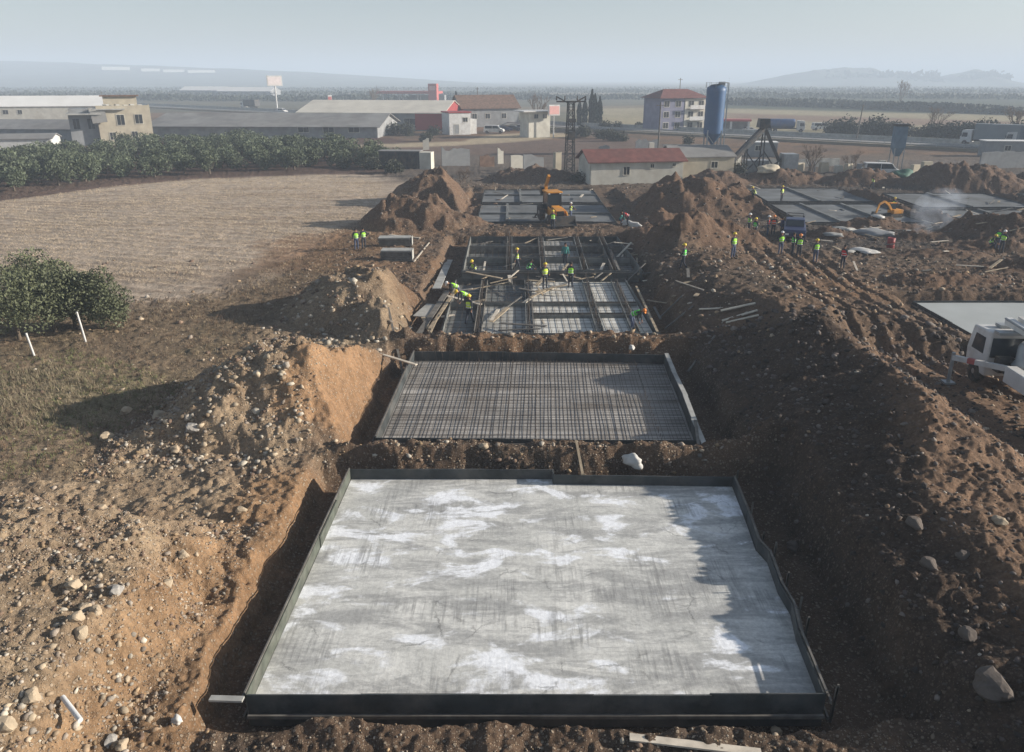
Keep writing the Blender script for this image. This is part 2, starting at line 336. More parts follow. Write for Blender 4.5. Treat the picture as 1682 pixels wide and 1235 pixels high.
# ------------------------------------------------------------ the ground sheet
def lerpc(c, col, k): return c + (np.array(col) - c) * k[..., None]
def ground():
    ys = np.concatenate([[-400,-200,-100,-50,-25,-12,-4,2,5,7,8.5], np.geomspace(9.6, 112, 900), np.geomspace(113, 9000, 250)])
    u = np.linspace(-1, 1, 961)
    uu = np.concatenate([[-4,-2.4,-1.6,-1.25], u, [1.25,1.6,2.4,4]])
    Y = np.repeat(ys[:, None], len(uu), 1); X = uu[None, :]*(np.maximum(ys, 8)[:, None]*.70+7.5)
    x, y = X.ravel(), Y.ravel()
    z = heights(x, y)
    n = len(x); c = np.tile(np.array([.175, .118, .080]), (n, 1))          # red-brown site soil
    nb = fbm(x, y, 6, 4, 71); n2 = fbm(x, y, 1.1, 4, 72); n3 = fbm(x, y, 22, 3, 73)
    c = lerpc(c, (.225,.135,.078), sstep(.05, .45, nb)*.8)                 # orange clay patches
    c = lerpc(c, (.105,.085,.068), sstep(.1, .5, -nb)*.7)                  # dark damp soil
    k = sdf(x+1.5*n2, y+1.5*n2, [(-40,4),(-6.8,4),(-7,12),(-7.5,22),(-7,26),(-7,36),(-5,44),(-9,50),(-14,49),(-15,40),(-15,27),(-19,22),(-40,22)])
    c = lerpc(c, (.40,.305,.20), sstep(.8, -1.6, k)*(.6+.35*n2))         # pale stony spoil on the left
    k = sdf(x+1.2*n2, y+1.2*n2, [(-9.6,28),(-5.6,27.5),(-5.6,37),(-8.2,36)]); c = lerpc(c, (.36,.215,.115), sstep(.5,-.8,k)*.8)
    k = sdf(x, y, [(-9.6,4),(-6.6,4),(-6.9,25),(-9,25)]); c = lerpc(c, (.33,.195,.10), sstep(.8,-.5,k)*.65)
    k = sdf(x+1.5*n2, y+1.5*n2, [(8.8,0),(30,0),(22,20),(19,33),(14,39),(8.8,40)]); c = lerpc(c, (.088,.062,.046), sstep(.8,-1,k)*.85)  # damp soil, painted darker still where the ridge's left slope lies in shade
    k = sdf(x, y, [(13,4),(24,4),(24,22),(24,36),(19,38),(15.2,33),(15.3,30),(13.6,25),(12.3,21),(12.2,17)]); c = lerpc(c, (.31,.20,.13), sstep(1.0,-.8,k+.8*n2)*.85)  # flank beyond the crest, its sunlight painted in as paler soil
    k = sdf(x+1*n2, y+1*n2, [(13.2,38),(25,36),(24,60),(40,66),(60,70),(60,60),(30,58),(24,46),(23,36),(14.5,40),(13,66),(17,66),(13,50)]); c = lerpc(c, (.21,.15,.105), sstep(2,-1.5,k)*.6)
    k = sdf(x, y, [(-4,103),(12,103),(90,110),(90,150),(-20,150),(-20,108)]); c = lerpc(c, (.15,.125,.10), sstep(6,-3,k)*.7)
    k = sdf(x, y, [(22,63),(90,63),(90,106),(26,106),(24,80)]); c = lerpc(c, (.095,.083,.073), sstep(3,-3,k)*.85)
    g = sdf(x, y, GRASS); gk = sstep(2.2, -2.2, g + 3.0*fbm(x, y, 4, 3, 81))
    c = lerpc(c, (.235,.175,.115), gk)
    gg = sstep(.05, .35, fbm(x, y, 3.2, 3, 82))*gk*sstep(48, 38, y)
    c = lerpc(c, (.14,.125,.07), gg*.3)
    kk = sdf(x, y, pp((60,640),(150,600),(250,620),(190,690),(70,700))); c = lerpc(c, (.20,.18,.10), sstep(1.2,-1,kk+n2)*.45)
    f = sdf(x, y, FIELD); fk = sstep(1.8, -1.8, f + 3.4*fbm(x, y, 5, 3, 83))
    c = lerpc(c, (.46,.375,.29), fk)
    fr = np.sin((x*.30+y*.95+.35*fbm(x,y,3,2,86))*2*math.pi/1.5); c = lerpc(c, (.36,.28,.205), fk*np.clip(fr,0,1)*.55*sstep(120,80,y))
    st = fbm(x*.25+y*.05, y*2.2, 3.0, 4, 84); c = lerpc(c, (.30,.225,.16), fk*sstep(0,.4,st)*.55)
    # wheel tracks of bare clay where the field meets the site
    tk = sdf(x, y, pp((440,395),(600,372),(680,385),(640,440),(520,450),(430,440))); c = lerpc(c, (.29,.175,.10), sstep(2.5,-2,tk+2*n2)*.8)
    # orchard floor, soil behind the site, far fields
    ok = sdf(x, y, pp((-300,352),(0,330),(180,307),(340,293),(560,286),(640,288),(700,240),(640,226),(0,226),(-300,226))); c = lerpc(c, (.115,.07,.055), sstep(1,-1,ok)*.9)
    k = sdf(x, y, pp((640,262),(560,236),(860,232),(1100,236),(1300,262),(1682,262),(2400,262),(2400,300),(1000,300),(640,300))); c = lerpc(c, (.15,.125,.105), sstep(3,-3,k)*.8)
    k = sdf(x, y, pp((600,250),(700,232),(1060,228),(1060,250),(960,258))); c = lerpc(c, (.17,.12,.095), sstep(3,-3,k)*.9)
    k = sdf(x, y, pp((510,240),(640,236),(760,232),(800,222),(900,216),(960,222),(860,232),(740,240),(560,244))); c = lerpc(c, (.45,.37,.25), sstep(1.5,-1.5,k)*.9)
    far = sstep(225, 300, y + .92*x)
    c = lerpc(c, (.16,.15,.10), far)
    bands = fbm(x*.02+50, y*.25, 60, 3, 91)
    c = lerpc(c, (.10,.115,.07), far*sstep(0,.3,bands)*.8); c = lerpc(c, (.24,.19,.13), far*sstep(.05,.35,-bands)*.8)
    for P, cc in ((((960,204),(960,178),(1200,176),(1682,190),(2300,205),(2300,240),(1682,236),(1300,214)), (.36,.31,.20)),
                  (((1180,185),(1682,200),(2200,214),(2200,222),(1500,206),(1180,194)), (.25,.17,.12)),
                  (((0,152),(1150,156),(1150,172),(700,178),(0,190)), (.14,.135,.10)),
                  (((1150,152),(2400,158),(2400,196),(1500,186),(1150,177)), (.07,.085,.055)),
                  (((1100,140),(2400,142),(2400,156),(1150,151)), (.12,.125,.09)), (((-600,141),(1100,141),(1100,151),(-600,151)), (.09,.10,.07))):
        k = sdf(x, y, pp(*P)); wd = 4 + .02*y; c = lerpc(c, cc, sstep(1,-1,k/wd)*.92)
    c *= ((1+.20*n2+.12*n3)*np.where(y < 130, .66+.26*sstep(-5,-9,x)*sstep(52,30,y)+.2*fk, .9))[:, None]
    rocky = np.clip(1-fk-.75*gk, 0, 1)*sstep(140, 100, y)*(1-.75*sstep(8, 10.5, x))
    hz_m = np.zeros(n)
    for cx, cy, rx, ry, h, a in HEAPS:
        if cy > 50: hz_m = np.maximum(hz_m, sstep(1.15, .8, np.sqrt(((x-cx)/rx)**2+((y-cy)/ry)**2)+.3*n2))
    c = lerpc(c, (.125,.078,.052), hz_m*.75)
    me = bpy.data.meshes.new('ground'); nu, ny = len(uu), len(ys)
    me.vertices.add(n); me.vertices.foreach_set('co', np.stack([x, y, z], 1).ravel())
    i = (np.arange(ny-1)[:, None]*nu + np.arange(nu-1)[None, :]).ravel()
    q = np.stack([i, i+1, i+nu+1, i+nu], 1).astype(np.int32)
    me.loops.add(q.size); me.loops.foreach_set('vertex_index', q.ravel())
    me.polygons.add(len(q)); me.polygons.foreach_set('loop_start', np.arange(0, q.size, 4, dtype=np.int32))
    me.polygons.foreach_set('use_smooth', np.ones(len(q), bool))
    me.update(calc_edges=True)
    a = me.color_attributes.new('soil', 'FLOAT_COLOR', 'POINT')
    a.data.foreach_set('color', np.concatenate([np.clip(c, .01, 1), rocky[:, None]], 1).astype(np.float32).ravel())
    m = bpy.data.materials.new('soil'); m.use_nodes = True; N = m.node_tree.nodes; L = m.node_tree.links; p = N['Principled BSDF']
    p.inputs['Roughness'].default_value = .95; p.inputs['Specular IOR Level'].default_value = .12
    at = N.new('ShaderNodeAttribute'); at.attribute_name = 'soil'; tc = N.new('ShaderNodeTexCoord')
    def noise(sc, det=5, ro=.6):
        t = N.new('ShaderNodeTexNoise'); t.inputs['Scale'].default_value = sc; t.inputs['Detail'].default_value = det; t.inputs['Roughness'].default_value = ro; L.new(tc.outputs['Object'], t.inputs['Vector']); return t.outputs[0]
    def vor(sc, out='Distance'):
        t = N.new('ShaderNodeTexVoronoi'); t.inputs['Scale'].default_value = sc; L.new(tc.outputs['Object'], t.inputs['Vector']); return t
    def rng(s, a, b, c_, d):
        t = N.new('ShaderNodeMapRange'); t.inputs[1].default_value = a; t.inputs[2].default_value = b; t.inputs[3].default_value = c_; t.inputs[4].default_value = d; L.new(s, t.inputs[0]); return t.outputs[0]
    def mth(op, a_, b_):
        t = N.new('ShaderNodeMath'); t.operation = op
        for k_, v_ in ((0, a_), (1, b_)):
            if isinstance(v_, (int, float)): t.inputs[k_].default_value = v_
            else: L.new(v_, t.inputs[k_])
        return t.outputs[0]
    fine = rng(noise(7, 8, .7), .3, .7, .62, 1.38); mid = rng(noise(1.3, 6, .65), .3, .7, .78, 1.22)
    mx = N.new('ShaderNodeMix'); mx.data_type = 'RGBA'; mx.blend_type = 'MULTIPLY'; mx.inputs[0].default_value = 1
    L.new(at.outputs['Color'], mx.inputs[6]); L.new(mth('MULTIPLY', fine, mid), mx.inputs[7])
    # pebbles: paler spots lying in the soil
    v = vor(9.0); sep = N.new('ShaderNodeSeparateColor'); L.new(v.outputs['Color'], sep.inputs[0])
    pm = mth('MULTIPLY', mth('MULTIPLY', rng(v.outputs['Distance'], .30, .42, 1, 0), rng(sep.outputs[0], .62, .7, 0, 1)), at.outputs['Alpha'])
    v2 = vor(22.0); sep2 = N.new('ShaderNodeSeparateColor'); L.new(v2.outputs['Color'], sep2.inputs[0])
    pm2 = mth('MULTIPLY', mth('MULTIPLY', rng(v2.outputs['Distance'], .30, .42, 1, 0), rng(sep2.outputs[0], .6, .7, 0, .8)), at.outputs['Alpha'])
    mp_ = N.new('ShaderNodeMix'); mp_.data_type = 'RGBA'; L.new(mth('MULTIPLY', mth('MAXIMUM', pm, pm2), .6), mp_.inputs[0]); L.new(mx.outputs[2], mp_.inputs[6]); mp_.inputs[7].default_value = (.40,.33,.25,1)
    L.new(mp_.outputs[2], p.inputs['Base Color'])
    hgt = mth('ADD', mth('ADD', mth('MULTIPLY', noise(5, 8, .7), .10), mth('MULTIPLY', noise(26, 4, .7), .022)), mth('ADD', mth('MULTIPLY', pm, .05), mth('MULTIPLY', pm2, .02)))
    bp = N.new('ShaderNodeBump'); bp.inputs['Strength'].default_value = .9; bp.inputs['Distance'].default_value = 1.0
    L.new(hgt, bp.inputs['Height']); L.new(bp.outputs[0], p.inputs['Normal'])
    me.materials.append(m)
    o = bpy.data.objects.new('ground', me); COL.objects.link(o); tag(o, kind='structure')
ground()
GZ = H

# ------------------------------------------------------------ haze, hills behind
hz = MB().box((0, 4400, 42), (40000, 9900, 92)); hzm = bpy.data.materials.new('haze_air'); hzm.use_nodes = True
hn = hzm.node_tree; hn.nodes.clear(); pv = hn.nodes.new('ShaderNodeVolumePrincipled'); ho = hn.nodes.new('ShaderNodeOutputMaterial')
pv.inputs['Density'].default_value = HAZE_D; pv.inputs['Color'].default_value = (.70,.82,.97,1); pv.inputs['Anisotropy'].default_value = 0.0
hn.links.new(pv.outputs[0], ho.inputs['Volume'])
tag(hz.build('haze', hzm), kind='stuff')
def hills(name, pts, depth, m, am=.22):
    b = MB(); rng_ = np.random.RandomState(5); n = 240
    xs = np.linspace(pts[0][0], pts[-1][0], n); zs = np.interp(xs, [p[0] for p in pts], [p[2] for p in pts]); ysn = np.interp(xs, [p[0] for p in pts], [p[1] for p in pts])
    zs = zs + (zs > 3)*fbm(xs, xs*0, 60, 5, 7)*zs*am
    rows = [(-depth, 0), (-depth*.45, .45), (-depth*.12, .88), (0, 1), (depth*.5, .6), (depth, 0)]
    vs = [(xs[i], ysn[i]+r, max(-.5, zs[i]*k)-.5) for r, k in rows for i in range(n)]
    fs = [(j*n+i, j*n+i+1, (j+1)*n+i+1, (j+1)*n+i) for j in range(len(rows)-1) for i in range(n-1)]
    b.add(vs, fs, 0, True); return tag(b.build(name, m), kind='structure')
hillm = mat('hill_scrub', (.13,.15,.125), .95, .3, .02)  # scrub tone lifted paler, some of the haze put into the colour
hills('hills', [(-2600,2400,85),(-1900,2300,74),(-1300,2200,58),(-900,2100,46),(-500,2100,30),(-200,2100,12),(0,2100,0)], 700, hillm, .05)
hills('hills', [(540,2000,0),(600,1980,16),(680,1950,30),(760,1950,40),(820,1950,36),(900,1950,22),(980,1950,14),(1010,1950,24),(1060,1940,32),(1100,1940,24),(1130,1940,8),(1180,1940,0)], 180, hillm)

# ------------------------------------------------------------ foundations
def slab_mat():
    m = bpy.data.materials.new('fresh_concrete'); m.use_nodes = True; N = m.node_tree.nodes; L = m.node_tree.links; p = N['Principled BSDF']
    p.inputs['Roughness'].default_value = .75; p.inputs['Specular IOR Level'].default_value = .3
    tc = N.new('ShaderNodeTexCoord')
    def mapping(sc, loc=(0,0,0)):
        t = N.new('ShaderNodeMapping'); t.inputs['Scale'].default_value = sc; t.inputs['Location'].default_value = loc; L.new(tc.outputs['Object'], t.inputs[0]); return t.outputs[0]
    def noise(sc, det=6, ro=.6, v=None, dist=0):
        t = N.new('ShaderNodeTexNoise'); t.inputs['Scale'].default_value = sc; t.inputs['Detail'].default_value = det; t.inputs['Roughness'].default_value = ro; t.inputs['Distortion'].default_value = dist
        L.new(v if v is not None else tc.outputs['Object'], t.inputs['Vector']); return t.outputs[0]
    def rng(s, a, b, c_, d):
        t = N.new('ShaderNodeMapRange'); t.interpolation_type = 'SMOOTHSTEP'; t.inputs[1].default_value = a; t.inputs[2].default_value = b; t.inputs[3].default_value = c_; t.inputs[4].default_value = d; L.new(s, t.inputs[0]); return t.outputs[0]
    def mth(op, a_, b_):
        t = N.new('ShaderNodeMath'); t.operation = op
        for k_, v_ in ((0, a_), (1, b_)):
            if isinstance(v_, (int, float)): t.inputs[k_].default_value = v_
            else: L.new(v_, t.inputs[k_])
        return t.outputs[0]
    def mix(f, a, b, bl='MIX'):
        t = N.new('ShaderNodeMix'); t.data_type = 'RGBA'; t.blend_type = bl
        if isinstance(f, (int, float)): t.inputs[0].default_value = f
        else: L.new(f, t.inputs[0])
        for k_, v_ in ((6, a), (7, b)):
            if isinstance(v_, tuple): t.inputs[k_].default_value = v_
            else: L.new(v_, t.inputs[k_])
        return t.outputs[2]
    base = mix(rng(noise(.55, 5, .6, dist=.6), .35, .65, 0, 1), (.54,.54,.505,1), (.70,.695,.65,1))
    lng = mix(rng(noise(1.0, 9, .72, mapping((.35,1.5,1)), .5), .42, .6, 0, .95), base, (.37,.37,.355,1))       # trowel sweeps across
    wp = noise(1.0, 6, .6, mapping((.55,.95,1), (3,1,0)), .35)
    wh = mix(rng(wp, .525, .625, 0, .95), lng, (.88,.90,.92,1))       # laitance patches
    st = noise(1.0, 5, .7, mapping((9,.5,1)))
    sm = rng(noise(.5, 3, .5, mapping((1,.8,1), (9,4,0))), .45, .6, 0, 1)
    stk = mix(mth('MULTIPLY', rng(st, .44, .66, 0, .6), sm), wh, (.20,.20,.195,1))     # brush streaks lengthwise
    v = N.new('ShaderNodeTexVoronoi'); v.feature = 'DISTANCE_TO_EDGE'; v.inputs['Scale'].default_value = .55
    wv = N.new('ShaderNodeTexNoise'); wv.inputs['Scale'].default_value = 2.6; wv.inputs['Detail'].default_value = 9; wv.inputs['Roughness'].default_value = .7; L.new(tc.outputs['Object'], wv.inputs['Vector'])
    ad = N.new('ShaderNodeVectorMath'); ad.operation = 'MULTIPLY_ADD'; L.new(wv.outputs['Color'], ad.inputs[0]); ad.inputs[1].default_value = (.55,.55,0); L.new(tc.outputs['Object'], ad.inputs[2]); L.new(ad.outputs[0], v.inputs['Vector'])
    cr = mth('MULTIPLY', rng(v.outputs['Distance'], .0, .022, .55, 0), rng(noise(.9, 3, .5, mapping((1,1,1),(2,7,0))), .52, .66, 0, 1))
    cc = mix(cr, stk, (.10,.10,.095,1))
    fin = mix(1.0, cc, rng(noise(9, 6, .7), .3, .7, .86, 1.14), 'MULTIPLY')
    L.new(fin, p.inputs['Base Color'])
    bp = N.new('ShaderNodeBump'); bp.inputs['Strength'].default_value = .8; bp.inputs['Distance'].default_value = .012
    L.new(mth('ADD', mth('MULTIPLY', st, .5), noise(5, 6, .6)), bp.inputs['Height']); L.new(bp.outputs[0], p.inputs['Normal'])
    return m
SLABM = slab_mat()

def panels(b, pts, z0, z1, th=.035, side=1, studs=True, m=0, m2=1, seed=0):
    """formwork boards set along a line of points: boards, joints slightly out of line, outside studs and a rail"""
    r = random.Random(seed)
    for (ax, ay), (bx, by) in zip(pts[:-1], pts[1:]):
        L_ = math.hypot(bx-ax, by-ay); n = max(1, round(L_/2.4)); ux, uy = (bx-ax)/L_, (by-ay)/L_; nx, ny = -uy*side, ux*side
        for i in range(n):
            a, c = L_*i/n-.03*(i % 2), L_*(i+1)/n+.03*(i % 2); o = r.uniform(-.018, .018); dz = r.uniform(-.03, .012)
            b.beam((ax+ux*a+nx*o, ay+uy*a+ny*o, (z0+z1+dz)/2), (ax+ux*c+nx*o, ay+uy*c+ny*o, (z0+z1+dz)/2), th+.012*(i % 2), z1-z0+dz, m)
        if studs:
            for i in range(int(L_/.8)+1):
                t = min(L_-.06, .05+i*.8); x, y = ax+ux*t+nx*.075, ay+uy*t+ny*.075
                b.beam((x, y, z0), (x, y, z1-r.uniform(.02, .12)), .06, .05, m2)
            for zz in (z0+.22, z1-.2):
                b.beam((ax+nx*.135, ay+ny*.135, zz), (bx+nx*.135, by+ny*.135, zz), .05, .09, m2)

# --- the first foundation, poured
def shp(pts, z=0.0): return [tuple(G(a, b, z).xy) for a, b in pts]
F1 = thing('house_foundation', 'large freshly poured pale concrete slab in black formwork nearest the camera', 'foundation', (.8, 14.2, -.95), 0, 'house foundations in the row')
def rel(o, base=(0,0,0)): return o
def child(b, name, mats, root, label=None):
    o = b.build(name, mats); o.parent = root; o.matrix_parent_inverse = Matrix.Translation(-Vector(root.location)) if root.rotation_euler.z == 0 else root.matrix_basis.inverted()
    if label: o['label'] = label
    return o
FL, FR = shp([(404,1140)])[0], shp([(1357,1140)])[0]
BL, BM1 = shp([(575,770)])[0], shp([(908,770)])[0]
BM2, BR = shp([(910,778)])[0], shp([(1205,782)])[0]
right = shp([(1205,782),(1228,838),(1245,885),(1264,905),(1282,955),(1303,990),(1312,1030),(1357,1140)])
zt, zb, zs = 0.0, -.92, -.40
b = MB()
out = [FL, FR] + right[::-1][1:] + [BM2, BM1, BL]
cen = Vector((.8, 19.6))
inn = [tuple(Vector(p) + (cen-Vector(p)).normalized()*.03) for p in out]
N_ = 1
b.slab(inn, zb+.1, zs, 0)
child(b, 'concrete_slab', SLABM, F1)
fm = [M['ply'], M['greywood']]
b = MB(); panels(b, [FR, FL], zb, zt, side=1, seed=1, studs=False); b.beam((FR[0], FR[1]-.07, zt-.58), (FL[0], FL[1]-.07, zt-.58), .07, .09, 1); child(b, 'front_form', fm, F1)
b = MB(); panels(b, [BL, FL], zb, zt, side=-1, seed=2, m=0); child(b, 'side_form', [M['plyin'], M['greywood']], F1)
b = MB(); panels(b, [BL, BM1], zb, zt, side=1, seed=3, studs=False); panels(b, [BM2, BR], zb, zt-.01, side=1, seed=4, studs=False)
b.beam((BM1[0], BM1[1], -.45), (BM2[0]-.02, BM2[1], -.45), .04, .9, 0); child(b, 'back_form', fm, F1)
b = MB(); panels(b, right, zb, zt-.02, side=1, seed=5); child(b, 'side_form', fm, F1)
# blue inner board where the slab meets the right form, top battens
for (p, q) in zip(right[:-1], right[1:]): b = MB(); b.beam((p[0]+.03, p[1], zt+.01), (q[0]+.03, q[1], zt+.01), .05, .03, 0); child(b, 'top_batten', M['greywood'], F1)
b = MB(); b.beam((BL[0]-.03, BL[1], zt+.03), (FL[0]-.03, FL[1], zt+.03), .04, .03, 0); child(b, 'top_batten', M['greywood'], F1)
for t in range(14):
    k = (t+.5)/14; q = right[min(len(right)-1, int(k*len(right)))]
    b = MB(); b.beam((q[0]+.12+.01*t, q[1]+.1, -.9), (q[0]+.16+.01*t, q[1]+.1, .12+.06*(t % 3)), .05, .04, 0); child(b, 'stake', M['greywood'], F1)
b = MB(); b.beam((FL[0]-.02, FL[1]-.14, -.02), (FL[0]-.78, FL[1]-.10, -.03), .16, .05); child(b, 'corner_plank', M['conc'], F1)
# --- the second, with its mat of bars, not yet poured
F2 = thing('house_foundation', 'rebar mat in a timber form waiting for concrete, directly behind the poured slab', 'foundation', (1, 28, -.95), 0, 'house foundations in the row')
f2 = shp([(617,718),(1150,722),(1092,582),(905,578),(680,577)])
b = MB(); b.slab([tuple(Vector(p)*.999) for p in f2], zb+.1, -.5, 0); child(b, 'blinding_layer', mat('mud_stained_blinding', (.42,.40,.37), .9, .3, 1.2, .02, 5, dirt=(.20,.17,.14), dirtamt=.85, stretch=(.35,1.4,1)), F2)
b = MB(); rr = random.Random(4)
x0, x1, y0, y1 = f2[0][0]+.12, f2[1][0]-.15, f2[0][1]+.1, f2[4][1]-.15
nyb, nxb = 56, 74
for i in range(nyb):                      # bars across
    y = y0+(y1-y0)*i/(nyb-1)+rr.uniform(-.05,.05); k = (y-y0)/(y1-y0); xa = x0+k*.25; xb = x1+k*.5
    if rr.random() < .08: continue
    seg = 5; zz = -.42+rr.uniform(-.015,.015); pts = [(xa+(xb-xa)*j/seg, y+rr.uniform(-.012,.012), zz+rr.uniform(-.012,.012)) for j in range(seg+1)]
    for p, q in zip(pts[:-1], pts[1:]): b.tube(p, q, .010, n=4, cap=False, smooth=False)
for i in range(nxb):                      # bars along
    k = i/(nxb-1); seg = 5; zz = -.395
    if rr.random() < .08: continue
    k = min(1, max(0, k+rr.uniform(-.004,.004))); pts = [(x0+(x1-x0)*k+(j/seg)*(.25+.25*k)+rr.uniform(-.012,.012), y0+(y1-y0)*j/seg, zz+rr.uniform(-.01,.01)) for j in range(seg+1)]
    for p, q in zip(pts[:-1], pts[1:]): b.tube(p, q, .009, n=4, cap=False, smooth=False)
    if i % 2 == 0: b.tube(pts[-1], (pts[-1][0]+rr.uniform(-.05,.05), pts[-1][1], -.05+rr.uniform(-.1,.15)), .011, n=4, smooth=False)
for xx in (x0+3.2, x0+4.9, x0+6.1, x1-1.2):
    for i in range(26):
        y = y0+(y1-y0)*i/25; b.tube((xx+(y-y0)*.03, y, -.42), (xx+(y-y0)*.03+rr.uniform(-.03,.03), y, -.42+rr.uniform(.1,.32)), .012, n=4, smooth=False)
child(b, 'rebar_mat', M['steel'], F2)
b = MB(); panels(b, [f2[1], f2[0]], zb, -.02, side=1, seed=11); child(b, 'front_form', fm, F2)
b = MB(); panels(b, [f2[4], f2[0]], zb, 0, side=-1, seed=12); b.beam((f2[4][0], f2[4][1], .03), (f2[0][0], f2[0][1], .03), .06, .03, 1); child(b, 'side_form', fm, F2)
b = MB(); panels(b, [f2[4], f2[3], f2[2]], zb, 0, side=1, seed=13); child(b, 'back_form', fm, F2)
rt = shp([(1092,582),(1103,610),(1122,650),(1136,690),(1158,745)])
b = MB(); panels(b, rt, zb, .02, side=1, seed=14)
for p, q in zip(rt[:-1], rt[1:]): b.beam((p[0]+.08, p[1], .05), (q[0]+.1, q[1]-.1, .04), .2, .03, 1)
child(b, 'side_form', [M['ply'], M['conc']], F2)
b = MB()
for z in (-.3, -.6): b.beam((f2[1][0]-2.3, f2[1][1]-.3, z), (f2[1][0]+.5, f2[1][1]-.35, z), .05, .1, 0)
for x in (-2.2, -1.0, .2): b.beam((f2[1][0]+x, f2[1][1]-.34, -.9), (f2[1][0]+x, f2[1][1]-.34, -.1), .06, .06, 0)
child(b, 'outer_brace', M['greywood'], F2)

# --- third and fourth: forms under construction
M['formg'] = mat('grey_form_board', (.17,.175,.165), .8, .35, 1.5, .004, 20, dirt=(.08,.075,.065), dirtamt=.6)
def busy_foundation(name, label, x0, x1, y0, y1, ribs, floors, zf, zt, seed, bars=90):
    F = thing(name, label, 'foundation', ((x0+x1)/2, y0, zf), 0, 'house foundations in the row'); r = random.Random(seed)
    for (a, c, d, e, mi) in floors: b = MB(); b.box(((a+c)/2, (d+e)/2, zf+.11+(.2 if mi != 1 else 0)), (c-a-.01, e-d-.01, .3)); child(b, 'concrete_floor', [M['conc'], M['concd'], M['concl']][mi], F)
    b = MB(); panels(b, [(x1,y0),(x0,y0)], zf, zt, side=1, seed=seed); child(b, 'front_form', [M['formg'], M['greywood']], F)
    b = MB(); panels(b, [(x0,y1),(x0+.05,y0)], zf, zt, side=-1, seed=seed+1); child(b, 'side_form', [M['formg'], M['greywood']], F)
    b = MB(); panels(b, [(x0,y1),(x1,y1)], zf, zt, side=1, seed=seed+2); child(b, 'back_form', [M['ply'], M['greywood']], F)
    b = MB(); panels(b, [(x1,y1),(x1+.2,y0)], zf, zt, side=1, seed=seed+3); child(b, 'side_form', [M['formg'], M['greywood']], F)
    b = MB()
    for (ax, ay, bx, by) in ribs:
        for o in (-.2, .2):
            b = MB()
            L_ = math.hypot(bx-ax, by-ay); nx, ny = -(by-ay)/L_*o, (bx-ax)/L_*o
            b.beam((ax+nx, ay+ny, (zf+zt)/2+r.uniform(-.03,.05)), (bx+nx, by+ny, (zf+zt)/2), .05, zt-zf, r.choice((0,1)))
            child(b, 'rib_form', [M['formg'], M['greywood']], F)
    b = MB()
    for (ax, ay, bx, by) in ribs:
        n = int(math.hypot(bx-ax, by-ay)/.45)
        for i in range(n):
            t = (i+.5)/n; x, y = ax+(bx-ax)*t, ay+(by-ay)*t
            b.tube((x, y, zf), (x+r.uniform(-.05,.05), y+r.uniform(-.05,.05), zt+r.uniform(.2,.75)), .012, n=4, smooth=False)
        for o in (-.1, .1): b.tube((ax+o, ay+o, zt-.05), (bx+o, by+o, zt-.03), .012, n=4, smooth=False)
    n = int((x1-x0)/.4)
    for i in range(n):
        x = x0+.1+(x1-x0-.2)*i/n; b.tube((x, y0+.15, zf+.29), (x, y0+.15, zt+r.uniform(0,.3)), .011, n=4, smooth=False)
        b.tube((x, y0+.15, zf+.49), (x, y1-.15, zf+.49), .011, n=4, smooth=False, cap=False)
    for i in range(int((y1-y0)/.7)): b.tube((x0+.1, y0+.2+i*.7, zf+.51), (x1-.1, y0+.2+i*.7, zf+.51), .01, n=4, smooth=False, cap=False)
    child(b, 'rebar_cage', M['steel'], F)
    return F
M['concl'] = mat('pale_concrete', (.62,.61,.56), .9, .2, 1.0, .004, 14, dirt=(.33,.32,.29), dirtamt=.5)
busy_foundation('house_foundation', 'half formed foundation behind the rebar mat, pale floor right, dark trench left', -3.9, 7.9, 41.6, 54.2,
    [(-1.9,42,-1.9,54),(1.0,42,1.1,54),(4.9,42,5.1,54),(6.9,42,7.1,54),(-3.8,48,7.8,48),(1.2,45.3,7.7,45.5)],
    [(-3.9,-1.9,41.6,54.2,1),(-1.9,1,41.6,48,0),(-1.9,1,48,54.2,1),(1,4.9,41.6,54.2,2),(4.9,7.9,41.6,54.2,2)], -.75, -.08, 21)
busy_foundation('house_foundation', 'grey ribbed foundation frame with timber bays, second behind the rebar mat', -3.6, 9.2, 56.2, 69.2,
    [(-.2,56.4,-.2,69),(2.3,56.4,2.5,69),(5.3,56.4,5.6,69),(7.5,56.4,7.8,69),(-3.5,60.5,9.1,60.5),(-3.5,65,9.1,65)],
    [(-3.6,2.3,56.2,69.2,1),(2.3,5.3,56.2,69.2,0),(5.3,9.2,56.2,69.2,1)], -.75, .1, 22)
def plain_foundation(label, x0, x1, y0, y1, zt, mats, ribs=(), seed=0, skew=0, group='house foundations in the row'):
    F = thing('house_foundation', label, 'foundation', ((x0+x1)/2, y0, zt-.6), 0, group)
    b = MB(); P = [(x0,y0),(x1,y0),(x1+skew,y1),(x0+skew,y1)]; b.slab(P, zt-.5, zt-.12, 0); child(b, 'concrete_slab', mats, F)
    b = MB(); panels(b, [P[1],P[0]], zt-.62, zt, side=1, seed=seed); child(b, 'front_form', fm, F)
    b = MB(); panels(b, [P[3],P[0]], zt-.62, zt, side=-1, seed=seed+1); child(b, 'side_form', fm, F)
    b = MB(); panels(b, [P[2],P[1]], zt-.62, zt, side=1, seed=seed+2); child(b, 'side_form', fm, F)
    b = MB(); panels(b, [P[3],P[2]], zt-.62, zt, side=1, seed=seed+3); child(b, 'back_form', fm, F)
    if ribs:
        for k_, (ax, ay, bx, by) in enumerate(ribs): b = MB(); b.beam((ax, ay, zt-.03+.004*k_), (bx, by, zt-.03+.004*k_), .25, .22, 0); child(b, 'ground_beam', M['concd'], F)
    return F
PG = mat('grey_cured_concrete', (.17,.18,.185), .98, .25, .35, .01, 3, dirt=(.095,.095,.09), dirtamt=.75, spec=.05)
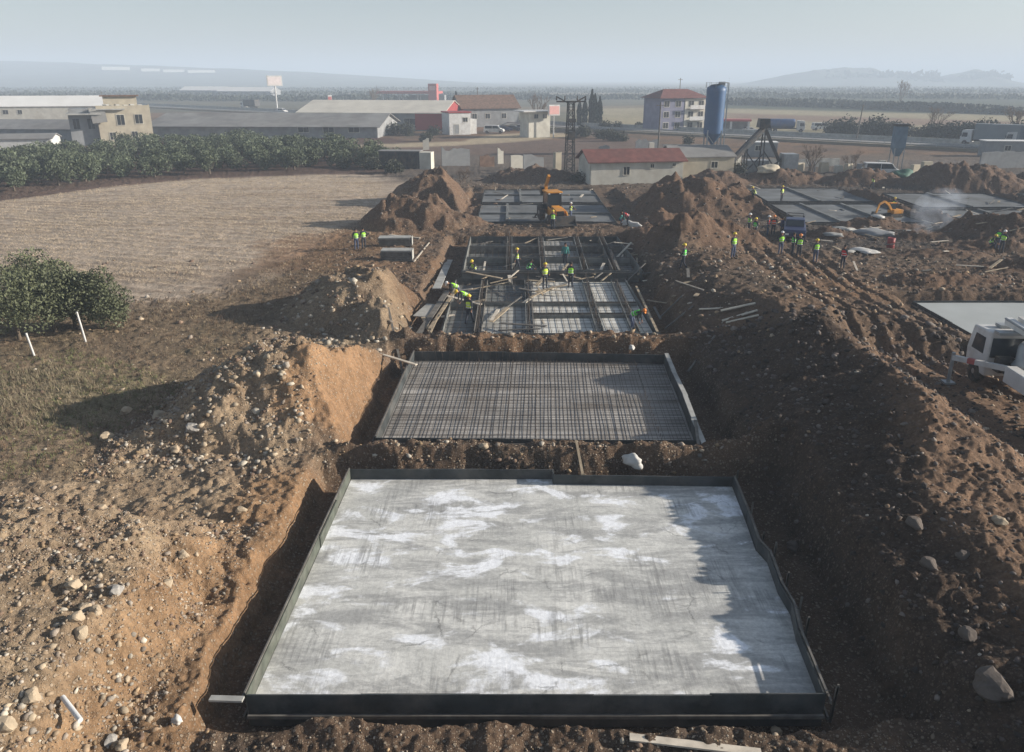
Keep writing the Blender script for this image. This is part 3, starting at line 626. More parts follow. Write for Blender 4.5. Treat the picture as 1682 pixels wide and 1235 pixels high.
PP = mat('smooth_pale_concrete', (.36,.385,.38), .9, .10, .35, .004, 3, dirt=(.33,.35,.34), dirtamt=.5)
M['padblue'] = PG
plain_foundation('dark grey foundation with ground beams behind the backhoe loader', -3.4, 10.2, 78.0, 89.5, -.05, PG, [(-.5,78.1,-.5,89.4),(3.5,78.1,3.5,89.4),(-3.3,83,10.1,83)], 31)
plain_foundation('dark grey foundation farthest back in the middle row', -3.4, 10.2, 91.0, 102.0, -.05, PG, [(1,91.1,1,101.9),(-3.3,97,10.1,97)], 32)
plain_foundation('smooth pale green-grey slab at the right edge behind the white truck', 25.6, 58, 41.8, 49.0, -.25, PP, (), 33, group='house foundations on the right')
plain_foundation('grey slab beside the blue pickup truck', 28.2, 40, 77.2, 89.2, .05, PG, [(32,77.3,32,89.1),(36.5,77.3,36.5,89.1)], 34, .5, 'house foundations on the right')
plain_foundation('grey slab behind the one beside the blue pickup truck', 29, 41, 91.0, 103.0, .05, PG, [(35,91.1,35,102.9)], 35, .8, 'house foundations on the right')
plain_foundation('grey slab with the smoke rising in front of it', 44.3, 57, 73.5, 85.0, .05, PG, [(49,73.6,49.5,84.9)], 36, .5, 'house foundations on the right')
plain_foundation('grey slab behind the small yellow excavator', 44.6, 57, 86.8, 98.0, .05, PG, [(50,87,50.4,97.9)], 37, .5, 'house foundations on the right')
plain_foundation('grey slab at the far right edge under the dark earth heap', 60.5, 74, 77.5, 98.0, .05, PG, [(66,77.6,66,97.9)], 38, 1, 'house foundations on the right')

# ------------------------------------------------------------ people
JOINTS = dict(pelvis=(0,0,.95), belly=(0,0,1.12), chest=(0,0,1.34), neck=(0,-.01,1.50), jaw=(0,-.02,1.575), head=(0,-.015,1.655), crown=(0,0,1.72),
    shl=(-.19,0,1.42), ell=(-.25,.02,1.15), wrl=(-.26,-.08,.92), hal=(-.26,-.10,.85), shr=(.19,0,1.42), elr=(.25,.02,1.15), wrr=(.26,-.08,.92), har=(.26,-.10,.85),
    hil=(-.10,0,.90), knl=(-.11,-.02,.50), anl=(-.12,.02,.09), tol=(-.14,-.15,.04), hir=(.10,0,.90), knr=(.11,-.02,.50), anr=(.12,.02,.09), tor=(.14,-.15,.04))
RAD = dict(pelvis=.155, belly=.135, chest=.165, neck=.055, jaw=.075, head=.098, crown=.07, sh=.075, el=.05, wr=.036, ha=.04, hi=.105, kn=.07, an=.05, to=.045)
BONES = [('pelvis','belly'),('belly','chest'),('chest','neck'),('neck','jaw'),('jaw','head'),('head','crown'),
    ('chest','shl'),('shl','ell'),('ell','wrl'),('wrl','hal'),('chest','shr'),('shr','elr'),('elr','wrr'),('wrr','har'),
    ('pelvis','hil'),('hil','knl'),('knl','anl'),('anl','tol'),('pelvis','hir'),('hir','knr'),('knr','anr'),('anr','tor')]
def up_tilt(P, pivot, ang, keys, side=0):
    """bend the upper body about the pelvis; ang forward (towards -y)"""
    Mx = Matrix.Rotation(ang, 3, 'X') @ Matrix.Rotation(side, 3, 'Y'); pv_ = Vector(pivot)
    for k in keys: P[k] = tuple(pv_ + Mx @ (Vector(P[k]) - pv_))
UP = ['belly','chest','neck','jaw','head','crown','shl','ell','wrl','hal','shr','elr','wrr','har']
def pose(kind):
    P = dict(JOINTS)
    if kind == 'hips':
        P.update(ell=(-.38,.08,1.20), wrl=(-.22,-.02,1.03), hal=(-.17,-.06,1.0), elr=(.27,-.02,1.15), wrr=(.22,-.2,1.02), har=(.2,-.27,1.0))
    if kind == 'walk':
        P.update(knl=(-.1,-.16,.52), anl=(-.1,-.24,.10), tol=(-.11,-.40,.05), knr=(.1,.05,.49), anr=(.1,.30,.16), tor=(.11,.20,.05),
                 wrl=(-.25,.12,.93), hal=(-.25,.13,.86), ell=(-.24,.12,1.16), wrr=(.25,-.22,.97), har=(.24,-.27,.91), elr=(.25,-.03,1.15))
    if kind == 'bend':
        up_tilt(P, P['pelvis'], R(62), UP); P['pelvis'] = (0,.08,.90); P.update(hil=(-.1,.08,.86), hir=(.1,.08,.86), knl=(-.13,-.06,.47), knr=(.13,-.06,.47))
        c = Vector(P['chest']); P.update(ell=tuple(c+Vector((-.24,-.06,-.28))), wrl=tuple(c+Vector((-.18,-.12,-.52))), hal=tuple(c+Vector((-.16,-.15,-.59))),
                 elr=tuple(c+Vector((.24,-.06,-.28))), wrr=tuple(c+Vector((.18,-.14,-.52))), har=tuple(c+Vector((.15,-.17,-.59))))
        h = Vector(P['neck']); P['jaw'] = tuple(h+Vector((0,-.07,.0))); P['head'] = tuple(h+Vector((0,-.14,.03))); P['crown'] = tuple(h+Vector((0,-.19,.08)))
    if kind == 'crouch':
        P.update(pelvis=(0,.12,.42), hil=(-.1,.1,.40), hir=(.1,.1,.40), knl=(-.17,-.26,.50), knr=(.17,-.24,.42), anl=(-.14,.0,.09), anr=(.14,.02,.09), tol=(-.15,-.16,.04), tor=(.15,-.14,.04))
        for k, v_ in dict(belly=(0,.05,.58), chest=(0,-.06,.78), neck=(0,-.13,.92), jaw=(0,-.17,.98), head=(0,-.20,1.05), crown=(0,-.20,1.12), shl=(-.19,-.09,.84), shr=(.19,-.09,.84),
                 ell=(-.24,-.28,.66), elr=(.24,-.28,.66), wrl=(-.15,-.46,.52), wrr=(.15,-.46,.50), hal=(-.13,-.52,.47), har=(.13,-.52,.45)).items(): P[k] = v_
    if kind == 'reach':
        P.update(ell=(-.27,-.22,1.30), wrl=(-.20,-.44,1.22), hal=(-.18,-.51,1.2), elr=(.26,-.2,1.26), wrr=(.14,-.42,1.14), har=(.12,-.49,1.12), knl=(-.13,-.1,.5), anl=(-.16,-.14,.09), tol=(-.18,-.3,.04), anr=(.14,.12,.09), tor=(.17,-.04,.04))
    return P
def skin_mesh(pts, rads, edges, root=0, sub=1):
    me = bpy.data.meshes.new('tmp'); me.from_pydata(pts, edges, []); o = bpy.data.objects.new('tmp', me); COL.objects.link(o)
    o.modifiers.new('s', 'SKIN'); su = o.modifiers.new('u', 'SUBSURF'); su.levels = sub; su.render_levels = sub
    for i, r in enumerate(rads): me.skin_vertices[0].data[i].radius = r if isinstance(r, tuple) else (r, r)
    me.skin_vertices[0].data[root].use_root = True
    dg = bpy.context.evaluated_depsgraph_get(); dg.update(); e = o.evaluated_get(dg); out = bpy.data.meshes.new_from_object(e)
    bpy.data.objects.remove(o); bpy.data.meshes.remove(me); return out
POSES = {}
def pose_meshes(kind):
    if kind in POSES: return POSES[kind]
    P = pose(kind); names = list(P); idx = {n: i for i, n in enumerate(names)}
    rr_ = [RAD.get(n, RAD.get(n[:2])) for n in names]
    for i, n in enumerate(names):
        if n in ('pelvis','belly','chest'): rr_[i] = (rr_[i]*1.12, rr_[i]*.78)
    sk = skin_mesh([P[n] for n in names], rr_, [(idx[a], idx[b]) for a, b in BONES])
    MAT_OF = {}
    vs = [v.co.copy() for v in sk.vertices]; b = MB()
    for p in sk.polygons:
        c = p.center; best = (9, None)
        for a, e in BONES:
            A, B = Vector(P[a]), Vector(P[e]); t = max(0, min(1, (c-A).dot(B-A)/(B-A).length_squared)); d = (c-A-(B-A)*t).length
            if d < best[0]: best = (d, (a, e))
        a, e = best[1]
        mi = 0 if a[:2] in ('ha','ne','ja') or e[:2] in ('ha','cr','ja') and a != 'chest' else 2 if a[:2] in ('pe','hi','kn') and e != 'belly' else 3 if a[:2] == 'an' else 1
        MAT_OF[p.index] = mi
    b.add(vs, [], 0)
    for p in sk.polygons: b.f.append(list(p.vertices)); b.m.append(MAT_OF[p.index]); b.sm.append(True)
    for s_ in 'lr':                                   # fingers and thumb
        h = Vector(P['ha'+s_]); d = (h-Vector(P['wr'+s_])).normalized(); sd_ = d.cross(Vector((1,0,0)) if abs(d.x) < .8 else Vector((0,0,1))).normalized(); cu = d.cross(sd_)*(.5 if s_ == 'l' else -.5)
        for k, ln in enumerate((.070, .080, .074, .058)):
            p0 = h + d*.02 + sd_*(k-1.5)*.02; p1 = p0 + (d + cu*.3)*ln*.55; p2 = p1 + (d*.6 + cu)*ln*.5
            b.tube(p0, p1, .010, .009, 5, 0); b.tube(p1, p2, .009, .007, 5, 0)
        p0 = h - d*.02 - sd_*.03; p1 = p0 + (-sd_*.8+d*.8)*.04; b.tube(p0, p1, .012, .010, 5, 0); b.tube(p1, p1 + (d+cu*.4)*.035, .010, .008, 5, 0)
    hd, jw, cr = Vector(P['head']), Vector(P['jaw']), Vector(P['crown']); upv = (cr-jw).normalized(); rt_ = Vector((1,0,0)); fw = upv.cross(rt_).normalized()
    if fw.y > 0 and kind not in ('bend',): fw = -fw
    if kind == 'bend': fw = Vector((0,-.55,-.83)); upv = rt_.cross(fw); upv = upv if upv.y < 0 or upv.z > 0 else -upv
    b.tube(hd+fw*.085+upv*.01, hd+fw*.125-upv*.02, .010, .016, 6, 0)                     # nose
    for s_ in (-1, 1):
        b.box(hd+rt_*.098*s_-fw*-.0, (.02,.04,.06), m=0); b.box(hd+fw*.094+rt_*.034*s_+upv*.018, (.026,.012,.012), m=4)
    b.box(hd+fw*.088-upv*.05, (.045,.014,.010), m=4)                                      # mouth
    body = b.mesh('person_body', [M['skin'], M['jacket'], M['trous'], M['boots'], M['hair']])
    V = ['pelvis','belly','chest','shl','shr','neck']
    hi_p = tuple(Vector(P['pelvis'])+(Vector(P['belly'])-Vector(P['pelvis']))*-.15)
    vest = skin_mesh([hi_p, P['belly'], P['chest'], tuple(Vector(P['chest'])+(Vector(P['shl'])-Vector(P['chest']))*.86), tuple(Vector(P['chest'])+(Vector(P['shr'])-Vector(P['chest']))*.86), tuple(Vector(P['chest'])*.35+Vector(P['neck'])*.65)],
        [(.215,.165), (.185,.145), (.215,.165), .10, .10, .085], [(0,1),(1,2),(2,3),(2,4),(2,5)])
    bl, ps = Vector(P['belly']), Vector(P['pelvis']); ax = (Vector(P['chest'])-ps).normalized()
    bm_ = MB(); vb = [v.co.copy() for v in vest.vertices]; bm_.add(vb, [], 0)
    for p in vest.polygons:
        t = (p.center-ps).dot(ax); bm_.f.append(list(p.vertices)); bm_.m.append(0); bm_.sm.append(True)
    for t_ in (.08, .24):                              # reflective tapes round the vest
        c = ps+ax*t_; u_ = rt_; w_ = ax.cross(u_).normalized(); n = 14; a_, b2 = (.20,.158)
        ring = [c+u_*math.cos(2*math.pi*i/n)*a_+w_*math.sin(2*math.pi*i/n)*b2 for i in range(n)]
        bm_.add([q-ax*.022 for q in ring]+[q+ax*.022 for q in ring], [(i,(i+1)%n,n+(i+1)%n,n+i) for i in range(n)], 1, True)
    vestm = bm_.mesh('vest', [M['vlime'], M['band']])
    hb = MB(); pr = [(.128,-.01),(.128,.0),(.118,.045),(.095,.085),(.055,.112),(.012,.122)]
    hb.lathe((0,0,0), pr, 14, 0); hb.slab([(-.10,-.08),(.10,-.08),(.08,-.17),(.0,-.195),(-.08,-.17)], -.012, .0, 0); hb.box((0,.0,.118), (.022,.17,.016), m=0)
    Mh = Matrix((rt_, -fw, upv)).transposed()
    hb.v = [tuple(hd+upv*.045+Mh @ Vector(v)) for v in hb.v]
    helm = hb.mesh('helmet', [M['hyel']])
    hr = MB(); hr.lathe((0,0,0), [(.098,-.05),(.108,.0),(.10,.05),(.07,.085),(.02,.10)], 12, 0); hr.v = [tuple(hd+upv*.03-fw*.02+Mh @ Vector(v)) for v in hr.v]
    hairm = hr.mesh('hair', [M['hair']])
    POSES[kind] = (body, vestm, helm, hairm); return POSES[kind]
VC = {}
def variant(me, i, m):
    k = (me.name, i, m.name)
    if k not in VC:
        c = me.copy(); c.materials[i] = m; VC[k] = c
    return VC[k]
def person(px, py, kind, turn, vest, hat, label, group='construction workers', z=None, trous='trous', s=1.0):
    p = GS(px, py); z = p.z if z is None else z
    t = thing('person', label, 'person', (p.x, p.y, z-.01), R(turn), group); t.scale = (s, s, s)
    body, vm, hm, hr = pose_meshes(kind)
    o = bpy.data.objects.new('body', variant(body, 2, M[trous])); COL.objects.link(o); o.parent = t
    if vest in ('vnavy','vteal'):
        o.data = variant(variant(body, 2, M[trous]), 1, M[vest])
    else:
        v_ = bpy.data.objects.new('safety_vest', variant(vm, 0, M[vest])); COL.objects.link(v_); v_.parent = t
    if hat: h_ = bpy.data.objects.new('helmet', variant(hm, 0, M[hat]))
    else: h_ = bpy.data.objects.new('hair', hr)
    COL.objects.link(h_); h_.parent = t
    return t
PEOPLE = [
 (586,411,'stand',20,'vlime',None,'worker in lime vest, left of the pair standing on the dirt beside the field'),
 (598,409,'hips',-150,'vlime',None,'worker in lime vest, right of the pair standing on the dirt beside the field'),
 (908,377,'stand',180,'vlime','hyel','worker in lime vest standing in front of the backhoe loader bucket'),
 (937,362,'reach',60,'vyel','hwhite','worker in yellow vest beside the backhoe loader rear wheel'),
 (849,446,'walk',90,'vyel','hyel','worker in yellow vest upright inside the ribbed frame foundation'),
 (778,452,'crouch',-30,'vyel','hyel','worker in yellow vest crouching at the front left of the ribbed frame'),
 (869,459,'crouch',70,'vgreen',None,'worker in dull green vest crouching in shade of the central rib'),
 (895,474,'hips',20,'vyel','hyel','worker in bright yellow vest with a timber behind the pale floor'),
 (937,472,'stand',170,'vlime',None,'worker in lime vest standing at the back edge of the pale floor'),
 (751,494,'bend',-70,'vlime','hwhite','worker in lime vest bending over the left form, upper of two'),
 (766,508,'bend',-60,'vlime','hyel','worker in lime vest bending over the left form, lower of two'),
 (771,532,'walk',150,'vyel','hyel','worker in yellow vest at the near left corner of the trench foundation'),
 (1038,542,'bend',60,'vgreen','horange','worker in bright green vest and orange helmet bending at the near right corner'),
 (928,436,'stand',0,'vteal',None,'person in teal jacket standing in the ribbed frame'),
 (1122,442,'walk',-120,'vgreen','hyel','worker in green vest walking on the dark bank right of the frame'),
 (1203,426,'stand',30,'vlime','hyel','worker in lime vest alone on the crest of the brown bank'),
 (1229,384,'stand',90,'vlime','hwhite','worker in lime vest, left one beside the dark heap near the red vests'),
 (1239,391,'hips',-60,'vgreen','hyel','worker in green vest next to the one at the heap near the red vests'),
 (1260,387,'stand',60,'vred','hwhite','worker in dark red vest left of the orange vest'),
 (1269,386,'hips',-20,'vorange','horange','worker in orange vest between the red vest and the navy coat'),
 (1283,388,'stand',-80,'vnavy',None,'person in navy coat beside the dark blue pickup truck'),
 (1281,418,'hips',10,'vlime','hwhite','worker in lime vest, leftmost of four standing on the haul track'),
 (1301,417,'stand',90,'vgreen',None,'worker in green vest behind the others on the haul track'),
 (1311,423,'stand',170,'vlime','horange','worker in lime vest and orange helmet on the haul track'),
 (1338,432,'stand',185,'vlime','hyel','worker in lime vest, rightmost of four standing on the haul track'),
 (1236,347,'crouch',-90,'vyel','hyel','worker in yellow vest crouching at the left corner of the grey slab'),
 (1283,331,'stand',40,'vyel','hyel','worker in yellow vest standing on the rear grey slab'),
 (1466,353,'reach',-60,'vlime','hyel','worker in lime vest beside the small yellow excavator'),
 (1432,312,'walk',-90,'vyel',None,'worker in yellow vest by the heap in front of the white van'),
 (1626,413,'crouch',40,'vlime','hyel','worker in lime vest crouching, left of three by the right edge heap'),
 (1635,414,'stand',-40,'vgreen',None,'worker in green vest, middle of three by the right edge heap'),
 (1644,413,'hips',120,'vlime','hwhite','worker in lime vest, right one of three by the right edge heap'),
 (1031,368,'bend',-90,'vred',None,'worker in red vest bending over the white bag heap right of the backhoe'),
 (1019,368,'crouch',70,'vteal',None,'person in teal jacket crouching by the white bag heap'),
 (1383,442,'stand',-60,'vred',None,'person in dark red top standing alone on the brown open ground at right'),
]
for i, a in enumerate(PEOPLE):
    person(a[0], a[1], a[2], a[3], a[4], a[5], a[6], trous='jeans' if i % 3 == 0 else 'trous')

# ------------------------------------------------------------ vehicles
def wheel(parent, x, y, r, wd, name='wheel'):
    b = MB(); pr = [(r*.55,-wd/2),(r*.93,-wd/2),(r,-wd*.32),(r,wd*.32),(r*.93,wd/2),(r*.55,wd/2)]
    b.lathe((0,0,0), pr, 18, 0); b.v = [(v[2]+x, v[0]+y, v[1]+r) for v in b.v]
    o = b.build(name, M['tyre'], parent)
    c = MB(); c.lathe((0,0,0), [(r*.15,-wd*.52),(r*.5,-wd*.45),(r*.56,-wd*.2),(r*.56,wd*.2),(r*.5,wd*.45),(r*.15,wd*.52)], 14, 0); c.v = [(v[2]+x, v[0]+y, v[1]+r) for v in c.v]
    c.build('rim', M['rim'], o); return o
def kid(b, name, mats, parent, label=None, bevel=0):
    o = b.build(name, mats, parent, bevel)
    if label: o['label'] = label
    return o
def car(loc, rz, paint, label, kind='car', group=None, cat=None):    # front towards -y
    t = thing({'car':'parked_car','van':'van','pickup':'pickup_truck'}[kind], label, cat or {'car':'car','van':'van','pickup':'pickup truck'}[kind], loc, rz, group)
    W = .88
    if kind == 'car':
        L0, L1 = -2.1, 2.1; lower = [(-2.1,.35),(-2.12,.7),(-1.95,.86),(-.95,.98),(1.5,1.0),(2.02,.95),(2.1,.6),(2.08,.35)]
        cab = [(-.95,.97),(-.25,1.42),(1.0,1.46),(1.75,.99)]
    elif kind == 'van':
        L0, L1 = -2.5, 2.6; W = .98; lower = [(-2.5,.35),(-2.52,.85),(-2.3,1.08),(-1.7,1.2),(2.6,1.2),(2.6,.35)]
        cab = [(-1.75,1.19),(-1.05,1.98),(2.45,2.02),(2.58,1.19)]
    else:
        L0, L1 = -2.5, 2.6; W = .9; lower = [(-2.5,.45),(-2.52,.85),(-2.3,1.05),(-1.3,1.14),(.75,1.14),(.75,.98),(2.6,.98),(2.6,.45)]
        cab = [(-1.3,1.13),(-.65,1.68),(.45,1.72),(.75,1.13)]
    Mr = Matrix.Rotation(math.pi/2, 4, 'Z')
    def side(prof, w_): b = MB(); b.prism([(p[0], p[1]) for p in prof], -w_, w_, M=Mr); return b
    b = side(lower, W); cb = side([(x, z) for x, z in cab], W*.86); b.add(cb.v, cb.f, 0)
    kid(b, 'body', paint, t, bevel=.05)
    Lc, Hc = cab[0], cab[1]; Ru, Rl = cab[2], cab[3]
    b = MB()
    def lerp(a, c, k): return (a[0]+(c[0]-a[0])*k, a[1]+(c[1]-a[1])*k)
    a0, a1 = lerp(Lc, Hc, .12), lerp(Lc, Hc, .88); w2 = W*.78
    b.quad((-w2,a0[0]-.02,a0[1]+.02), (w2,a0[0]-.02,a0[1]+.02), (w2,a1[0]-.02,a1[1]+.02), (-w2,a1[0]-.02,a1[1]+.02)); kid(b, 'windscreen', M['glass'], t)
    b = MB(); a0, a1 = lerp(Rl, Ru, .15), lerp(Rl, Ru, .85); b.quad((w2,a0[0]+.02,a0[1]+.02), (-w2,a0[0]+.02,a0[1]+.02), (-w2,a1[0]+.02,a1[1]+.02), (w2,a1[0]+.02,a1[1]+.02)); kid(b, 'rear_window', M['glass'], t)
    for s_ in (-1, 1):
        n = 1 if kind == 'pickup' else 2
        for i in range(n):
            lo0 = Lc[0]+.28+(Rl[0]-Lc[0]-.5)*i/n; lo1 = Lc[0]+.18+(Rl[0]-Lc[0]-.5)*(i+1)/n
            h0, h1 = Lc[1]+.05, Hc[1]-.08; u0 = max(lo0, Hc[0]+.05) if i == 0 else lo0; u1 = min(lo1, Ru[0]-.02)
            b = MB(); x = s_*(W*.86+.006); b.quad((x,lo0,h0),(x,lo1,h0),(x,u1,h1),(x,u0,h1)); kid(b, 'side_window', M['glass'], t)
        b = MB(); b.box((s_*W*.68, L0-.01, .70), (.3,.05,.14)); kid(b, 'headlight', M['band'], t)
        b = MB(); b.box((s_*W*.76, L1+.005, .78), (.22,.05,.16)); kid(b, 'tail_light', M['redp'], t)
        b = MB(); b.box((s_*(W+.07), Lc[0]+.3, Lc[1]+.1), (.14,.08,.12)); kid(b, 'wing_mirror', M['dark'], t)
        for yy in (L0+.8, L1-.8): wheel(t, s_*(W-.1), yy, .33 if kind == 'car' else .38, .22)
    b = MB(); b.box((0, L0-.02, .45), (W*1.8,.1,.18)); kid(b, 'bumper', M['dark'], t)
    if kind == 'pickup':
        b = MB(); b.box((0,1.68,.995), (W*1.7,1.7,.03)); kid(b, 'load_bed', M['dark'], t)
        b = MB()
        for s_ in (-1, 1): b.beam((s_*W*.8,.9,1.0),(s_*W*.8,.9,1.75),.06,.06); b.beam((s_*W*.8,2.5,1.0),(s_*W*.8,2.5,1.75),.06,.06); b.beam((s_*W*.8,.9,1.75),(s_*W*.8,2.5,1.75),.06,.06)
        b.beam((-W*.8,.9,1.75),(W*.8,.9,1.75),.06,.06); b.beam((-W*.8,2.5,1.75),(W*.8,2.5,1.75),.06,.06); kid(b, 'load_rack', M['dsteel'], t)
    return t
def lorry(loc, rz, label, boxm, cabm, kind='box', L=10.0, hb=2.9, group=None):
    t = thing('lorry', label, 'lorry', loc, rz, group); W = 1.22
    b = MB(); b.box((0, L/2-.4, .95), (1.0, L+1.6, .28)); kid(b, 'chassis', M['dark'], t)
    b = MB(); Mr = Matrix.Rotation(math.pi/2, 4, 'Z'); b.prism([(-2.2,.55),(-2.3,1.5),(-2.05,2.85),(-.25,2.95),(-.25,.55)], -W, W, M=Mr); c = kid(b, 'cab', cabm, t, bevel=.06)
    b = MB(); b.quad((-W*.88,-2.33,1.55),(W*.88,-2.33,1.55),(W*.85,-2.13,2.5),(-W*.85,-2.13,2.5)); kid(b, 'windscreen', M['glass'], c)
    for s_ in (-1, 1):
        b = MB(); b.quad((s_*(W+.008),-2.0,1.6),(s_*(W+.008),-1.0,1.6),(s_*(W+.008),-1.0,2.4),(s_*(W+.008),-1.9,2.4)); kid(b, 'side_window', M['glass'], c)
        b = MB(); b.box((s_*W*.75,-2.32,.95), (.4,.06,.2)); kid(b, 'headlight', M['band'], c)
        b = MB(); b.box((s_*(W+.18),-2.1,2.0), (.2,.1,.55)); kid(b, 'wing_mirror', M['dark'], c)
        for yy in ([-1.35, L*.62, L*.78] if kind != 'tipper' else [-1.35, L*.5, L*.68]): wheel(t, s_*(W-.16), yy, .5, .34)
    b = MB()
    if kind == 'box': b.box((0, L/2+.1, 1.15+hb/2), (2*W, L, hb)); kid(b, 'cargo_box', boxm, t, bevel=.03); 
    elif kind == 'tank': b.lathe((0,0,0), [(.3,0),(1.0,.15),(1.15,.6),(1.15,L-.6),(1.0,L-.15),(.3,L)], 18, 0); b.v = [(v[0], v[2]+.1, v[1]+2.2) for v in b.v]; kid(b, 'tank', boxm, t)
    else:
        b.slab([(-W,.1),(W,.1),(W,L*.85),(-W,L*.85)], 1.15, 1.25); 
        for s_ in (-1, 1): b.box((s_*(W-.03), L*.43+.05, 1.8), (.06, L*.84, 1.1))
        b.box((0,.12,1.85),(2*W-.14,.06,1.2)); b.box((0,L*.85,1.75),(2*W-.14,.06,1.0)); kid(b, 'tipper_body', boxm, t)
    return t
def GP(px, py, z=0): p = G(px, py, z); return (p.x, p.y, z)

# backhoe loader, its front and bucket towards the camera
bp_ = GS(912, 371)
BH = thing('backhoe_loader', 'yellow backhoe loader with dark bucket lowered on the earth behind the ribbed frame', 'backhoe loader', (bp_.x, bp_.y+2.2, bp_.z), R(14))
b = MB(); b.box((0,.9,.85), (.8,4.2,.5)); b.prism([(-1.9,.8),(-1.95,1.35),(-.2,1.62),(-.2,.8)], -.42, .42, M=Matrix.Rotation(math.pi/2,4,'Z')); kid(b, 'body', M['yellow'], BH, bevel=.04)
b = MB(); b.box((0,-1.97,1.1), (.7,.05,.45)); kid(b, 'grille', M['dark'], BH)
b = MB(); b.box((0,.75,1.45), (1.35,1.55,.5), m=0)
for sx in (-.68,.68):
    for sy in (0.0,1.5): b.beam((sx,sy,1.6),(sx*.93,sy+.03,2.75),.09,.09,0)
cab_ = kid(b, 'cab', M['dark'], BH)
b = MB(); b.box((0,.77,2.82), (1.55,1.75,.16)); kid(b, 'cab_roof', M['yellow'], BH, bevel=.04)
b = MB(); b.box((0,.0,2.2),(1.2,.02,1.05)); kid(b, 'windscreen', M['glass'], cab_)
for s_ in (-1, 1):
    b = MB(); b.box((s_*.67,.76,2.2),(.02,1.35,1.0)); kid(b, 'side_window', M['glass'], cab_)
    b = MB(); b.box((s_*.55,-.05,2.72), (.16,.08,.12)); kid(b, 'work_light', M['band'], cab_)
b = MB()
for s_ in (-1, 1): b.beam((s_*.62,.0,1.35),(s_*.62,-1.9,1.15),.12,.26); b.beam((s_*.62,-1.9,1.15),(s_*.62,-2.75,.55),.12,.24); b.tube((s_*.5,-.3,.9),(s_*.6,-1.8,1.1),.05)
kid(b, 'loader_arm', M['yellow'], BH)
b = MB(); b.prism([(-2.7,1.0),(-2.75,.2),(-3.45,.12),(-3.48,.18),(-2.95,.32),(-2.9,.95)], -1.18, 1.18, M=Matrix.Rotation(math.pi/2,4,'Z'))
for s_ in (-1, 1): b.prism([(-2.7,1.0),(-2.75,.2),(-3.4,.16)], s_*1.18-.02, s_*1.18+.02, M=Matrix.Rotation(math.pi/2,4,'Z'))
kid(b, 'loader_bucket', M['dsteel'], BH)
for s_ in (-1, 1): wheel(BH, s_*.85, -1.25, .46, .34); wheel(BH, s_*.9, 1.45, .78, .48)
b = MB(); b.beam((0,2.9,1.0),(0.05,3.2,3.0),.26,.34); b.beam((0.05,3.2,3.0),(.1,2.3,4.15),.24,.30); b.tube((0,3.0,1.6),(.05,2.9,3.0),.06); boom = kid(b, 'boom', M['yellow'], BH)
b = MB(); b.beam((.1,2.3,4.15),(.15,3.5,2.9),.2,.24); b.tube((.1,2.7,4.1),(.12,3.3,3.5),.05); kid(b, 'dipper_arm', M['yellow'], BH)
b = MB(); b.prism([(3.2,2.9),(3.75,2.95),(3.85,2.4),(3.5,2.15),(3.2,2.35)], -.3, .4, M=Matrix.Rotation(math.pi/2,4,'Z')); kid(b, 'digging_bucket', M['dsteel'], BH)
b = MB()
for s_ in (-1, 1): b.beam((s_*.6,2.7,.9),(s_*1.15,2.85,.1),.14,.14); b.box((s_*1.15,2.85,.06),(.4,.4,.08))
kid(b, 'stabiliser', M['dsteel'], BH)

# small yellow excavator on the right
ep = GS(1466, 356)
EX = thing('mini_excavator', 'small yellow excavator with arched boom between grey slabs on the right', 'excavator', tuple(ep), R(-75)); EX.scale = (.66,.66,.66)
for s_ in (-1, 1):
    b = MB(); b.prism([(-1.1,.12),(-.85,0),(.85,0),(1.1,.12),(1.1,.38),(.85,.5),(-.85,.5),(-1.1,.38)], s_*.72-.18, s_*.72+.18, M=Matrix.Rotation(math.pi/2,4,'Z')); kid(b, 'crawler_track', M['tyre'], EX)
b = MB(); b.box((0,.35,.85),(1.5,1.7,.6)); kid(b, 'upper_body', M['yellow'], EX, bevel=.06)
b = MB(); b.box((-.4,-.05,1.55),(.7,1.0,.95)); c_ = kid(b, 'cab', M['glass'], EX); b = MB(); b.box((-.4,-.05,2.07),(.78,1.1,.09)); kid(b, 'cab_roof', M['yellow'], c_)
b = MB(); P_ = [(.25,-.5,.95),(.25,-1.3,2.0),(.25,-2.1,2.45),(.25,-2.9,2.1)]
for p, q in zip(P_[:-1], P_[1:]): b.beam(p, q, .22, .32)
kid(b, 'boom', M['yellow'], EX); b = MB(); b.beam(P_[-1],(.25,-3.3,.8),.18,.24); kid(b, 'dipper_arm', M['yellow'], EX)
b = MB(); b.prism([(-3.1,.9),(-3.5,.9),(-3.6,.4),(-3.3,.15),(-2.9,.3)], .0, .5, M=Matrix.Rotation(math.pi/2,4,'Z')); kid(b, 'bucket', M['dsteel'], EX)

